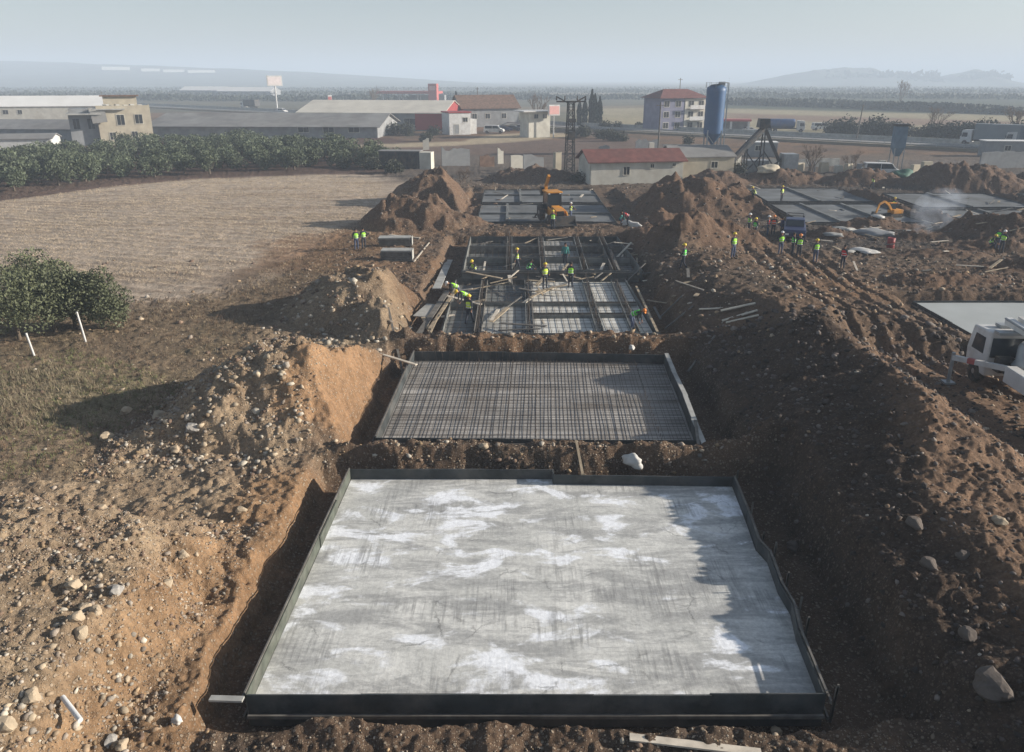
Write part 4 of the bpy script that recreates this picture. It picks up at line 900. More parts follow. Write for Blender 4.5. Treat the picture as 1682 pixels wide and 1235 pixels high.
# white concrete pump truck by the ridge, at the right edge
PT = thing('concrete_pump_truck', 'white concrete pump truck with folded boom and red-striped outrigger beside the spoil ridge', 'pump truck', (22.0, 31.2, .06), R(177)); PT.scale = (.93, .93, .93)
b = MB(); b.box((0,2.2,1.0),(.95,8.6,.32)); kid(b, 'chassis', M['dsteel'], PT)
Mr = Matrix.Rotation(math.pi/2, 4, 'Z')
b = MB(); b.prism([(-3.7,.6),(-3.85,1.5),(-3.55,2.7),(-1.9,2.8),(-1.9,.6)], -1.2, 1.2, M=Mr); pc = kid(b, 'cab', M['whitep'], PT, bevel=.07)
b = MB(); b.quad((-1.05,-3.87,1.55),(1.05,-3.87,1.55),(1.0,-3.63,2.45),(-1.0,-3.63,2.45)); kid(b, 'windscreen', M['glass'], pc)
b = MB(); b.box((0,-1.885,2.02),(2.2,.03,.95)); kid(b, 'rear_window', M['glass'], pc); b = MB(); b.box((0,-1.6,2.86),(2.3,.5,.12)); b.box((0,-2.9,2.84),(.9,.5,.14)); kid(b, 'roof_rack', M['gsteel'], pc)
b = MB(); b.box((-.55,-1.45,1.5),(.9,.6,.9)); b.box((.6,-1.45,1.35),(.7,.5,.7)); b.tube((-1.0,-1.55,1.1),(-1.0,-1.55,2.9),.08); b.box((0,.4,1.28),(2.1,3.2,.08)); kid(b, 'engine_deck', M['dsteel'], PT)
b = MB()
for q in (-.8,-.5,-.2,.3,.6,.9): b.tube((q,-1.2,1.3+.2*abs(q)),(q*.8,1.8,1.45),.035)
for q in (-.9,0,.9): b.box((q,.2+q*.3,1.5),(.3,.5,.35))
kid(b, 'hydraulic_hoses', M['tyre'], PT)
for s_ in (-1, 1):
    b = MB(); b.quad((s_*1.21,-3.4,1.6),(s_*1.21,-2.3,1.6),(s_*1.21,-2.3,2.4),(s_*1.21,-3.2,2.4)); kid(b, 'side_window', M['glass'], pc)
    for yy in (-2.8, 3.3, 4.7): wheel(PT, s_*1.05, yy, .54, .36)
    b = MB(); b.box((s_*1.0,1.0,1.35),(.5,2.4,.75)); kid(b, 'side_locker', M['whitep'], PT, bevel=.03)
    b = MB(); b.box((s_*1.05,4.0,1.28),(.55,2.9,.08)); b.beam((s_*1.05,2.5,1.28),(s_*1.05,2.2,.75),.55,.06); kid(b, 'mudguard', M['whitep'], PT)
b = MB(); b.lathe((0,0,0),[(.45,1.3),(.55,1.5),(.42,1.7),(.42,2.4),(.3,2.6)],14); b.v=[(v[0],v[1]-.9,v[2]) for v in b.v]; kid(b, 'slewing_turret', M['gsteel'], PT)
b = MB(); b.beam((-.25,-.9,2.75),(-.15,6.2,2.55),.34,.42,0); b.beam((.25,6.0,2.9),(.2,-2.6,3.15),.28,.34,0); b.beam((-.2,-2.4,3.3),(-.1,5.0,3.0),.22,.28,0); b.beam((-.2,6.2,2.6),(.25,6.1,2.9),.3,.3,0)
kid(b, 'folded_boom', M['whitep'], PT)
b = MB(); b.tube((.5,-.5,2.7),(.5,6.1,2.6),.07); b.tube((.5,6.1,2.6),(.1,6.4,1.4),.07); b.tube((.55,5.5,3.1),(.5,-2.3,3.35),.06); kid(b, 'delivery_pipe', M['gsteel'], PT)
b = MB(); b.prism([(5.3,.9),(5.1,1.75),(6.6,1.75),(6.5,1.1),(6.1,.75)], -.85, .85, M=Mr); kid(b, 'hopper', M['whitep'], PT, bevel=.03)
b = MB(); b.box((0,5.85,1.76),(1.5,1.2,.04)); kid(b, 'hopper_grate', M['dsteel'], PT)
b = MB()
for s_ in (-.35,.35): b.tube((s_,2.2,1.5),(s_,5.0,1.6),.14,n=10)
kid(b, 'pump_cylinder', M['gsteel'], PT)
def outrigger(sx, y0, sxe, ye, striped):
    b = MB(); a = Vector((sx*.7,y0,1.45)); e = Vector((sxe,ye,1.35)); n = 8
    for i in range(n): b.beam(a+(e-a)*i/n, a+(e-a)*(i+1)/n, .2, .24, 1 if striped and i in (5,) else 0)
    o = kid(b, 'outrigger', [M['whitep'], M['redl']], PT)
    b = MB(); b.tube(e+Vector((0,0,.25)), e+Vector((0,0,-1.25)), .09); b.box(e+Vector((0,0,-1.28)),(.5,.5,.08)); kid(b, 'jack', M['gsteel'], o)
outrigger(1, -.4, 2.5, -2.4, True); outrigger(-1, -.4, -2.4, -2.2, True); outrigger(1, 3.9, 2.3, 5.4, False); outrigger(-1, 3.9, -2.3, 5.6, False)

# small traffic and parked vehicles
car(tuple(GS(1303, 390)), R(-18), M['navy'], 'dark blue pickup truck with a load rack parked on the mud by the workers', 'pickup')
car(GP(1447, 291), R(80), M['whitep'], 'white van parked behind the site near the concrete blocks', 'van')
# ------------------------------------------------------------ the highway
A_, B_ = Vector((150, 106)), Vector((-420, 636)); du = (B_-A_).normalized(); dn = Vector((-du.y, du.x)) 
if dn.y < 0: dn = -dn
o0 = Vector((97, 155)) - dn*1.5
def hw(t, n): q = o0 + du*t + dn*n; return (q.x, q.y)
def strip(b, t0, t1, n0, n1, z0, z1, m=0): b.slab([hw(t0,n0), hw(t1,n0), hw(t1,n1), hw(t0,n1)], z0, z1, m)
b = MB(); strip(b, -420, 900, -2.5, 24.5, -1, .45); tag(b.build('road_embankment', mat('verge_earth', (.21,.18,.13), .95, .25, .2)), kind='structure')
b = MB(); strip(b, -420, 900, 0, 9, -.5, .62); tag(b.build('road', M['asphalt']), kind='structure')
b = MB(); strip(b, -420, 900, 12.5, 21.5, -.5, .62); tag(b.build('road', M['asphalt']), kind='structure')
b = MB()
for n in (.7, 8.3, 13.2, 20.8): strip(b, -420, 900, n-.1, n+.1, .6, .626)
for i in range(95):
    for n in (4.5, 17): strip(b, -100+i*10, -100+i*10+3.5, n-.08, n+.08, .6, .626)
tag(b.build('road_marking', M['line']), kind='structure')
b = MB(); strip(b, -420, 900, 10.6, 10.85, .4, 1.35); tag(b.build('median_barrier', M['conc']), 'low concrete barrier between the two carriageways of the highway', 'barrier')
t = thing('guard_rail', 'thin steel guard rail along the near side of the highway', 'guard rail', (*hw(0,-.9), .45))
b = MB(); p, q = hw(-300,-.9), hw(500,-.9); b.beam((*p, 1.1), (*q, 1.1), .06, .3); child(b, 'rail', M['gsteel'], t)
b = MB()
for i in range(160): p = hw(-300+i*5,-.8); b.beam((*p,.4),(*p,1.2),.1,.1)
po = child(b, 'post', M['gsteel'], t); po['kind'] = 'stuff'
hdg = math.atan2(du.y, du.x)
def on_road(px, n, z=.62):                # where the photograph column px meets lane n
    for k in range(-3000, 6000):
        x, y = hw(k*.15, n)
        if y > 5:
            zc = y*math.cos(PITCH) + (CAM_H-z)*math.sin(PITCH); u_ = CX + FPX*x/zc
            if (u_ - px) < 0: return (x, y, z)
    return (*hw(0,n), z)
car(on_road(1097, 17), hdg+math.pi/2, M['blue'], 'white and blue van driving on the far carriageway left of the blue silo', 'van')
lorry(on_road(1598, 6), hdg+R(-90)+math.pi, 'grey box lorry with a white cab on the highway at the right', mat('grey_tarpaulin', (.20,.225,.24), .7, .1, .4), M['whitep'], 'box', 10.5, 3.0, 'lorries on the highway')
lorry(on_road(1672, 6), hdg+R(-90)+math.pi, 'second grey lorry with white cab frame, cut by the right edge', mat('dull_tarpaulin', (.15,.18,.21), .7, .1, .4), M['whitep'], 'box', 7.5, 2.9, 'lorries on the highway')
lorry((*G(1306, 214, .6).xy, .1), R(75), 'dark blue tank lorry parked beyond the highway', M['blue'], M['whitep'], 'tank', 8)
lorry(on_road(404, 17), hdg+R(-90)+math.pi, 'dark box lorry with white cab far off on the highway at the left', M['dsteel'], M['whitep'], 'box', 10.0, 2.7, 'lorries on the highway')
# ------------------------------------------------------------ buildings
def opening(b, parent, c, w_, h_, face, name='window', frame=None, depth=.06):
    """a window or door set proud of a wall: dark pane inside a frame; face = 'f' (towards -y), 'r' (+x) or 'l'"""
    x, y, z = c
    f = MB(); t_ = .09
    def bx(B, dx, dz, sx, sz, dep):
        if face == 'f': B.box((x+dx, y-dep/2, z+dz), (sx, dep, sz))
        elif face == 'r': B.box((x+dep/2, y+dx, z+dz), (dep, sx, sz))
        else: B.box((x-dep/2, y+dx, z+dz), (dep, sx, sz))
    bx(f, 0, 0, w_, h_, .03); o = kid(f, name, M['dark'] if name == 'window' else M['greyw'], parent)
    g = MB(); bx(g, 0, h_/2+t_/2, w_+2*t_, t_, depth); bx(g, 0, -h_/2-t_/2, w_+2*t_, t_, depth*1.6); bx(g, -w_/2-t_/2, 0, t_, h_, depth); bx(g, w_/2+t_/2, 0, t_, h_, depth); 
    if name == 'window': bx(g, 0, 0, .05, h_, depth*.8)
    kid(g, 'frame', frame or M['wall'], o); return o
def gable(b, L, W, e, r, m=0, over=.4, t_=.12, along='x'):
    """two roof planes; ridge along x"""
    for s_ in (-1, 1):
        y0, y1 = s_*(W/2+over), 0; z0, z1 = e-over*(r-e)/(W/2), r; x0, x1 = -L/2-over, L/2+over
        b.add([(x0,y0,z0),(x1,y0,z0),(x1,y1,z1),(x0,y1,z1),(x0,y0,z0+t_),(x1,y0,z0+t_),(x1,y1,z1+t_),(x0,y1,z1+t_)],
              [(3,2,1,0),(4,5,6,7),(0,1,5,4),(1,2,6,5),(2,3,7,6),(3,0,4,7)], m)
def gable_walls(b, L, W, e, r, m=0):
    b.box((0,-W/2,e/2),(L,.2,e),m=m); b.box((0,W/2,e/2),(L,.2,e),m=m)
    for s_ in (-1, 1):
        x0, x1 = s_*L/2-.1, s_*L/2+.1; pts = [(-W/2+.1,0),(W/2-.1,0),(W/2-.1,e),(0,r-.02),(-W/2+.1,e)]
        n = 5; b.add([(x0,y,z) for y, z in pts]+[(x1,y,z) for y, z in pts], [tuple(range(n)),tuple(range(2*n-1,n-1,-1))]+[(i,n+i,n+(i+1)%n,(i+1)%n) for i in range(n)], m)
def shed(name, label, cat, loc, rz, L, W, e, r, wm, rm, wins=(), doors=(), over=.4, group=None):
    t = thing(name, label, cat, loc, rz, group)
    b = MB(); gable_walls(b, L, W, e, r); kid(b, 'wall', wm, t)
    b = MB(); gable(b, L, W, e, r, over=over); kid(b, 'roof', rm, t)
    for x, z, w_, h_ in wins: opening(None, t, (x, -W/2-.1, z), w_, h_, 'f')
    for x, w_, h_ in doors: opening(None, t, (x, -W/2-.1, h_/2+.1), w_, h_, 'f', 'door', M['greyw'])
    return t
# farmhouse with the red roof
p = G(1036, 303); fh = shed('farmhouse', 'low white farmhouse with red tile roof behind the backhoe loader', 'farmhouse', (p.x+.3, p.y+3.4, 0), R(10), 12.6, 6.0, 3.0, 4.2, M['wall'], M['roofr'], [(-1.5,1.75,.8,1.0),(2.0,2.3,.45,.45),(5.0,2.4,.4,.4)], over=.5)
b = MB(); b.box((3.2,1.2,4.3),(.7,.7,1.3)); kid(b, 'chimney', M['wall'], fh)
p = G(1145, 294); sh = shed('outbuilding', 'pale outbuilding with grey sheet roof joined beside the red-roofed farmhouse', 'outbuilding', (p.x+.6, p.y+4.6, 0), R(9), 8.6, 7, 2.9, 4.1, M['cream'], M['roofg'], [(1.4,1.8,.9,.8)], over=.3)
# the two-storey shell of a house at the left
p = G(196, 238); AB = thing('abandoned_house', 'half ruined two storey house with cream front rising over the orchard', 'house', (p.x-1.2, p.y+3, 0), R(24)); AB.scale = (1.08,1.08,1.18)
b = MB(); b.box((1.6,0,3.0),(9.4,8,6.0),m=0); b.box((1.6,-3.9,6.35),(9.4,.2,.7),m=0); b.box((6.2,0,6.35),(.2,7.6,.7),m=0); kid(b, 'wall', M['cream'], AB)
b = MB(); b.box((-5.6,.6,2.6),(5.0,6.8,5.2)); b.box((-6.4,1.5,5.7),(3.3,4.5,1.0)); kid(b, 'side_wing', M['greyw'], AB)
b = MB(); b.box((1.2,1.6,7.2),(6.0,3.2,1.9)); kid(b, 'roof_room', M['cream'], AB); b = MB(); b.box((1.2,1.5,8.24),(7.0,4.0,.22)); kid(b, 'roof_slab', M['rust'], AB)
b = MB(); b.box((-1.0,-.2,6.09),(5.8,9.0,.2)); b.box((-5.4,-.2,5.35),(6.0,9.2,.22)); kid(b, 'concrete_slab', M['conc'], AB)
b = MB(); b.beam((-2.9,-4.3,5.9),(-2.7,-4.6,3.9),2.6,.12); kid(b, 'hanging_panel', M['roofg'], AB)
for x, z, w_, h_ in ((.9,4.3,1.3,1.7),(4.1,4.4,1.3,1.5),(3.0,1.6,1.0,1.4),(-.9,1.6,1.0,1.2)): opening(None, AB, (x,-4.0,z), w_, h_, 'f')
for x in (-6.9,-4.4): opening(None, AB, (x,-2.8,3.7), 1.1, 1.7, 'f', 'window', M['greyw'])
rr = random.Random(8)
b = MB()
for i in range(9): b.box((rr.uniform(-2,5.5), rr.uniform(-3,0), 6.35+rr.uniform(0,.3)), (rr.uniform(.3,.9),rr.uniform(.3,.9),rr.uniform(.3,.9)), rz=rr.random()*3)
rb = kid(b, 'loose_rubble', M['conc'], AB); rb['kind'] = 'stuff'
# white workshop and low roofs at the far left
p = G(40, 205); shed('workshop', 'long white-roofed workshop behind the abandoned house at the far left', 'workshop', (p.x-2, p.y+14, 0), R(14), 44, 14, 5.2, 8.0, M['wall'], M['roofw'], [(-8,3.5,1.5,1.2),(-4,3.5,1.2,1.2)])
p = G(40, 232); shed('farm_shed', 'low dark shed with grey sheet roof below the white workshop', 'shed', (p.x+1, p.y+6, 0), R(-5), 26, 11, 2.6, 4.3, M['greyw'], M['roofg'])
p = G(20, 252); shed('farm_shed', 'small white walled shed with pale roof at the far left edge of the orchard', 'shed', (p.x-3, p.y+4, 0), R(14), 17, 6, 2.5, 3.2, M['whitep'], M['roofg'])
# long grey sheet roof
p = G(430, 226); shed('warehouse', 'long low warehouse with a wide dull grey sheet roof behind the orchard', 'warehouse', (p.x+1.0, p.y+12, 0), R(-3), 55, 25, 2.6, 5.0, M['greyw'], M['roofg'], [(10,2.0,2.5,1.4),(16,2.0,2.5,1.4),(22,2.0,2.5,1.4)], over=.9)
p = G(640, 215); wh = shed('warehouse', 'beige-roofed warehouse with a bright red end wall', 'warehouse', (p.x-3.5, p.y+14, 0), R(-8), 40, 26, 4.6, 7.4, M['greyw'], M['roofb'], [(6,2.4,3.0,1.6),(11,2.4,3.0,1.6)], [(1,3.2,3.4)], over=.6)
b = MB(); b.box((16.2,-13.2,2.5),(7.4,.12,4.4)); b.prism([(-13.1,.3),(13.1,.3),(13.1,4.5),(0,7.2),(-13.1,4.5)], -.08, .08, M=Matrix.Translation((20.2,0,0)) @ Matrix.Rotation(math.pi/2,4,'Z')); kid(b, 'red_cladding', M['redp'], wh)
p = G(748, 222); t = thing('kiosk', 'white box office against the red end of the warehouse', 'office', (p.x, p.y+4, 0), R(22)); b = MB(); b.box((0,0,2.6),(5.6,6,5.2)); b.box((4.0,1,1.8),(2.2,4,3.6)); kid(b, 'wall', M['whitep'], t, bevel=.05)
b = MB(); b.box((0,0,5.35),(6.0,6.4,.3)); kid(b, 'roof', M['redp'], t); opening(None, t, (-.9,-3.0,1.4), 1.2, 2.2, 'f', 'door'); opening(None, t, (1.4,-3.0,3.6), 1.2, 1.0, 'f')
# flat roofed white house with thin eaves
p = G(879, 226); t = thing('small_house', 'small white cube house with a thin overhanging flat roof by the lattice mast', 'house', (p.x, p.y+2.6, 0), R(24)); b = MB(); b.box((0,0,2.9),(5.6,5.0,5.8)); kid(b, 'wall', M['wall'], t); b = MB(); b.box((-.4,0,5.95),(8.2,6.6,.28)); kid(b, 'roof', M['whitep'], t)
for x in (-.9, 1.4): opening(None, t, (x,-2.5,4.8), 1.0, .9, 'f')
# houses behind the parked cars
p = G(795, 208); shed('house', 'dull grey house with brown hipped roof behind the parked cars', 'house', (p.x, p.y+5, 0), R(20), 17, 12, 5.4, 8.6, M['greyw'], M['rust'], [(-5,3,1.4,1.4),(-1,3,1.4,1.4),(4,3,1.4,1.4)], over=.7)
# three-storey house beside the silo
p = G(1108, 217); TH = thing('apartment_house', 'three storey violet and white house with red hipped roof left of the silo', 'house', (p.x+.5, p.y+5, 0), R(20))
b = MB(); b.box((-3.2,0,4.2),(7.0,9,8.4)); kid(b, 'wall', mat('violet_grey_render', (.20,.20,.27), .9, .15, .6), TH, 'violet-grey wall'); b = MB(); b.box((3.6,-.3,4.1),(6.4,8.6,8.2)); kid(b, 'wall', M['wall'], TH, 'white wall')
b = MB(); Lx, Wy = 7.6, 5.4; b.add([(-Lx,-Wy,8.4),(Lx,-Wy,8.4),(Lx,Wy,8.4),(-Lx,Wy,8.4),(-3.6,0,10.6),(3.6,0,10.6)], [(0,1,5,4),(1,2,5),(2,3,4,5),(3,0,4),(3,2,1,0)]); kid(b, 'roof', M['roofr'], TH)
for x, y in ((-5.0,-4.5),(-1.6,-4.5),(2.2,-4.6),(5.2,-4.6)):
    for z in (1.7, 4.4, 7.0): opening(None, TH, (x, y, z), 1.5, 1.4, 'f')
for z in (3.0, 5.8):
    b = MB(); b.box((3.8,-5.3,z),(5.2,1.3,.18)); bl_ = kid(b, 'balcony', M['whitep'], TH); b = MB(); b.box((3.8,-5.9,z+.5),(5.2,.08,.8)); kid(b, 'railing', M['whitep'], bl_)
# fuel station
p = G(672, 172); FS = thing('fuel_station', 'fuel station with a long red canopy behind the beige warehouse roof', 'fuel station', (p.x, p.y+6, 0), R(-5))
b = MB(); b.box((0,0,6.3),(34,14,1.3)); kid(b, 'canopy', M['redl'], FS, bevel=.05)
for x in (-14,-5,5,14):
    for y in (-4,4): b = MB(); b.box((x,y,2.85),(.6,.6,5.7)); kid(b, 'column', M['whitep'], FS)
b = MB(); b.box((8,9,2.4),(20,6,4.8)); kid(b, 'shop', M['greyw'], FS)
p = G(712, 173); t = thing('sign_tower', 'red square sign tower beside the fuel station canopy', 'sign', (p.x, p.y+2, 0), R(-10)); b = MB(); b.box((0,0,5.4),(4.6,4.2,10.8)); kid(b, 'tower', M['redl'], t); b = MB(); b.box((0,-2.14,8.6),(3.2,.08,2.2)); kid(b, 'sign_face', M['pink'], t)
def pylon(px, base, top, w_, h_, m, label, dist=None, name='pylon_sign', pole=.35, cat='sign'):
    q = G(px, base); tz = AT(px, top, q.y).z; t = thing(name, label, cat, (q.x, q.y, 0), R(26))
    b = MB(); b.tube((0,0,0),(0,0,tz-h_),pole,pole*.8,8); kid(b, 'pole', M['whitep'], t)
    b = MB(); b.box((0,0,tz-h_/2),(w_,.5,h_)); s_ = kid(b, 'sign_board', M['whitep'], t, bevel=.05); b = MB(); b.box((0,-.27,tz-h_/2),(w_*.86,.04,h_*.75)); kid(b, 'sign_face', m, s_); return t
pylon(456, 186, 124, 6.0, 4.0, mat('off_white_sign', (.72,.64,.62), .5, .1, 1), 'tall white billboard sign on a single pole behind the grey warehouse')
pylon(543, 180, 156, 1.9, 5.2, M['redl'], 'slim red sign standing behind the beige warehouse roof')
pylon(909, 226, 172, 3.0, 2.4, M['pink'], 'pale red square sign on a pole beside the small white house', pole=.15)
# blue cement silo
p = G(1168, 252); sx_, sy_ = p.x, p.y; zt_ = AT(1168, 135, sy_).z
SI = thing('cement_silo', 'tall blue cement silo on steel legs with a top railing', 'silo', (sx_, sy_, 0))
r_ = 1.72
b = MB(); b.lathe((0,0,0), [(r_,3.6)]+[(r_+(.05 if i % 2 else 0), 3.6+(zt_-4.5)*i/12) for i in range(1,12)]+[(r_,zt_-.9),(r_*.55,zt_-.4),(.2,zt_-.3)], 28); kid(b, 'tank', M['bluesilo'], SI)
b = MB(); b.lathe((0,0,0), [(.25,1.6),(r_,3.62)], 28); kid(b, 'cone', M['bluesilo'], SI)
for sx in (-1,1):
    for sy in (-1,1): b = MB(); b.beam((sx*1.25,sy*1.25,0),(sx*1.25,sy*1.25,4.2),.22,.22); kid(b, 'leg', M['gsteel'], SI)
b = MB(); b.beam((-1.25,-1.3,.3),(1.25,-1.3,3.4),.1,.1); b.beam((1.25,-1.3,.3),(-1.25,-1.3,3.4),.1,.1); b.beam((1.3,-1.25,.3),(1.3,1.25,3.4),.1,.1); kid(b, 'cross_brace', M['gsteel'], SI)
b = MB(); b.lathe((0,0,0), [(r_+.25,zt_-.1),(r_+.28,zt_-.06)], 20); n=10
for i in range(n): a_=2*math.pi*i/n; b.beam((1.95*math.cos(a_),1.95*math.sin(a_),zt_-.95),(1.95*math.cos(a_),1.95*math.sin(a_),zt_),.05,.05)
kid(b, 'railing', M['gsteel'], SI)
b = MB(); b.box((.9,0,zt_-.25),(1.0,1.0,.7)); kid(b, 'filter_unit', M['whitep'], SI)
b = MB()
for s_ in (-.25,.25): b.beam((r_+.3,s_-.6,.2),(r_+.3,s_-.6,zt_-.2),.06,.06)
for i in range(36): b.beam((r_+.3,-.85,.5+i*.36),(r_+.3,-.35,.5+i*.36),.04,.04)
kid(b, 'ladder', M['gsteel'], SI)
b = MB(); b.tube((r_+.55,.3,.5),(r_+.55,.3,zt_-.1),.09); b.tube((r_+.55,.3,zt_-.1),(.9,0,zt_),.09); kid(b, 'filling_pipe', M['gsteel'], SI)
# crushing plant: inclined conveyors on a dark steel frame
p = G(1243, 290); CP = thing('conveyor_plant', 'dark steel batching plant with two inclined conveyors meeting at a peak right of the silo', 'conveyor', (p.x, p.y, 0), R(0))
sc_ = p.y/130; pk = (1.0,2,6.6); 
b = MB(); b.beam((-5.2,-.5,.8),pk,1.0,.5); 
for s_ in (-.5,.5): b.beam((-5.2,-.5+s_,1.2),(1.0,2+s_,7.0),.08,.1)
kid(b, 'conveyor', M['dsteel'], CP)
b = MB(); b.beam(pk,(3.4,1.5,2.0),.9,.45); kid(b, 'chute', M['dsteel'], CP)
b = MB()
for q0, q1 in (((-1.6,0,0),(-1.6,.4,3.8)),((-1.6,1.5,0),(-1.6,1.5,3.8)),((1,1,0),(1,1.5,6.3)),((1,3,0),(1,2.6,6.3)),((3.4,.6,0),(3.4,1,2.4)),((3.4,2.4,0),(3.4,2,2.4)),((-1.6,1.5,.2),(1,1.5,3)),((1,1.2,.2),(-1.6,1.2,3.4)),((1,1.5,.3),(3.4,1.5,2)),((3.4,1.3,.3),(1,1.3,3.4))): b.beam(q0,q1,.16,.16)
kid(b, 'support_frame', M['dsteel'], CP)
b = MB(); b.box((.8,2,7.2),(1.6,1.6,1.2),top=.85); kid(b, 'drive_head', M['dsteel'], CP)
b = MB(); b.slab([(-.7,3.4),(2.6,3.4),(2.6,5.6),(-.7,5.6)],.2,1.9); b.box((4.6,1,1.6),(2.0,2.4,3.0),top=1.0); kid(b, 'aggregate_bin', M['gsteel'], CP)
b = MB(); b.box((-5.8,-.6,.5),(2.6,2.4,1.0)); kid(b, 'feed_hopper', M['dsteel'], CP)
# blue-grey small hopper silo
p = G(1468, 283); t = thing('hopper_silo', 'small blue-grey hopper silo on legs in front of the highway', 'silo', (p.x, p.y, 0)); t.scale = (.66,.66,.95); b = MB(); b.box((0,0,5.3),(2.3,2.3,3.2)); b.box((0,0,3.1),(2.2,2.2,1.3),rx=math.pi,top=.4); kid(b, 'hopper', mat('blue_grey_sheet', (.12,.18,.24), .6, .2, 1), t)
b = MB(); b.box((0,0,7.1),(2.9,2.5,.35)); kid(b, 'cap', M['dsteel'], t)
for sx in (-1,1):
    for sy in (-1,1): b = MB(); b.beam((sx*1.05,sy*1.05,0),(sx*1.05,sy*1.05,4.2),.16,.16); kid(b, 'leg', M['gsteel'], t)
# fuel shop far right: small red roofed kiosk behind the silo
p = G(1205, 219); t = thing('roadside_shelter', 'small red-topped roadside shelter beyond the highway right of the silo', 'shelter', (p.x, p.y+4, 0), R(-10)); b = MB(); b.box((0,0,3.1),(10,5,.5)); kid(b, 'roof', M['redl'], t)
for x in (-4.4,0,4.4): b = MB(); b.box((x,-2.2,1.4),(.5,.3,2.8)); kid(b, 'column', M['whitep'], t)
b = MB(); b.box((0,1.5,1.4),(9,1.8,2.8)); kid(b, 'back_room', M['greyw'], t)
# lattice mast
p = G(935, 289); hz_ = AT(935, 166, p.y).z; t = thing('lattice_mast', 'dark lattice power mast with insulators on a forked crossarm', 'power mast', (p.x, p.y, 0), R(12))
b = MB(); w0, w1 = .62, .38
for sx in (-1,1):
    for sy in (-1,1): b.beam((sx*w0,sy*w0,0),(sx*w1,sy*w1,hz_),.13,.13)
n = 13
for i in range(n):
    z0_, z1_ = hz_*i/n, hz_*(i+1)/n; k0 = w0+(w1-w0)*i/n; k1 = w0+(w1-w0)*(i+1)/n; s_ = 1 if i % 2 else -1
    for f in range(4):
        c_ = [(-1,-1),(1,-1),(1,1),(-1,1)]; a_, e_ = c_[f], c_[(f+1)%4]
        if s_ < 0: a_, e_ = e_, a_
        b.beam((a_[0]*k0,a_[1]*k0,z0_),(e_[0]*k1,e_[1]*k1,z1_),.07,.07); b.beam((a_[0]*k1,a_[1]*k1,z1_),(e_[0]*k1,e_[1]*k1,z1_),.06,.06)
kid(b, 'lattice_shaft', M['dsteel'], t)
b = MB(); b.beam((-2.1,0,hz_+.6),(-.3,0,hz_-.3),.16,.16); b.beam((2.1,0,hz_+.6),(.3,0,hz_-.3),.16,.16); b.beam((-2.1,0,hz_-.05),(2.1,0,hz_-.05),.16,.2); kid(b, 'crossarm', M['dsteel'], t)
for x in (-2.1,-.9,.9,2.1): b = MB(); b.lathe((x,0,hz_+.1),[(.05,0),(.13,.1),(.07,.2),(.13,.3),(.06,.4),(.1,.6)],8); kid(b, 'insulator', M['dsteel'], t)
b = MB(); b.box((0,-.6,hz_*.55),(.9,.5,1.1)); b.box((0,-.6,hz_*.75),(1.1,.4,.5)); kid(b, 'transformer', M['dsteel'], t)
def pole(px, base, top, label, arm=1.6, lean=0, m='greywood'):
    q = G(px, base); z = AT(px, top, q.y).z; t = thing('utility_pole', label, 'utility pole', (q.x, q.y, 0), .2)
    b = MB(); b.tube((0,0,0),(lean,0,z),.17,.11,8); kid(b, 'pole', M[m], t)
    if arm: b = MB(); b.beam((lean-arm/2,0,z-.5),(lean+arm/2,0,z-.5),.12,.12); kid(b, 'crossarm', M[m], t)
pole(1080, 258, 168, 'dark utility pole in front of the three storey house'); pole(1406, 232, 172, 'leaning utility pole alone beside the far field', .0, .5)
pole(1113, 200, 128, 'thin far pole above the red hipped roof', 1.5); pole(785, 205, 143, 'thin pale pole above the parked cars', 1.0); pole(173+0, 190, 150, 'thin pole behind the abandoned house', 1.0)
# parked cars near the houses
for px, py, a_, m_, k_, lb in ((812,219,80,'whitep','van','white van leftmost in the line by the grey house'),(828,216,95,'navy','car','dark car second in the line by the grey house'),(844,215,85,'dsteel','car','grey car third in the line by the grey house'),
    (858,214,70,'navy','car','dark car right of the line by the small white house'),(1232,218,90,'whitep','car','white car beyond the highway right of the shelter'),(1349,214,90,'whitep','van','white van beside the far trees right of the tank lorry'),
    (463,186,60,'whitep','van','white van at the foot of the tall billboard'),(505,186,80,'whitep','van','white van parked right of the tall billboard')):
    car(GP(px, py), R(a_), M[m_], lb, k_)
# long white glasshouses on the far slope
for x0, x1, y_ in ((168,212,110),(232,262,113),(268,302,114.5),(308,352,115.5)):
    a_, e_ = AT(x0, y_, 1940), AT(x1, y_, 1940); t = thing('greenhouse', {168:'faint white greenhouse farthest left on the hazy slope',232:'faint white greenhouse second from the left on the hazy slope',268:'faint white greenhouse third from the left on the hazy slope',308:'brightest white greenhouse at the right end of the hazy slope'}[x0], 'greenhouse', ((a_.x+e_.x)/2, 1940, a_.z-6), R(24), 'white greenhouses on the slope')
    b = MB(); b.box((0,0,3),(abs(e_.x-a_.x)*.95,30,7)); kid(b, 'wall', M['roofw'], t)
# low buildings far at left centre
for px, py, L_, lb in ((340,156,40,'long low far building left of the tall billboard'),(410,158,46,'second long low far building just left of the tall billboard')):
    q = G(px, py); shed('farm_building', lb, 'building', (q.x, q.y, 0), R(-10), L_, 18, 4, 7, M['greyw'], M['roofw'])

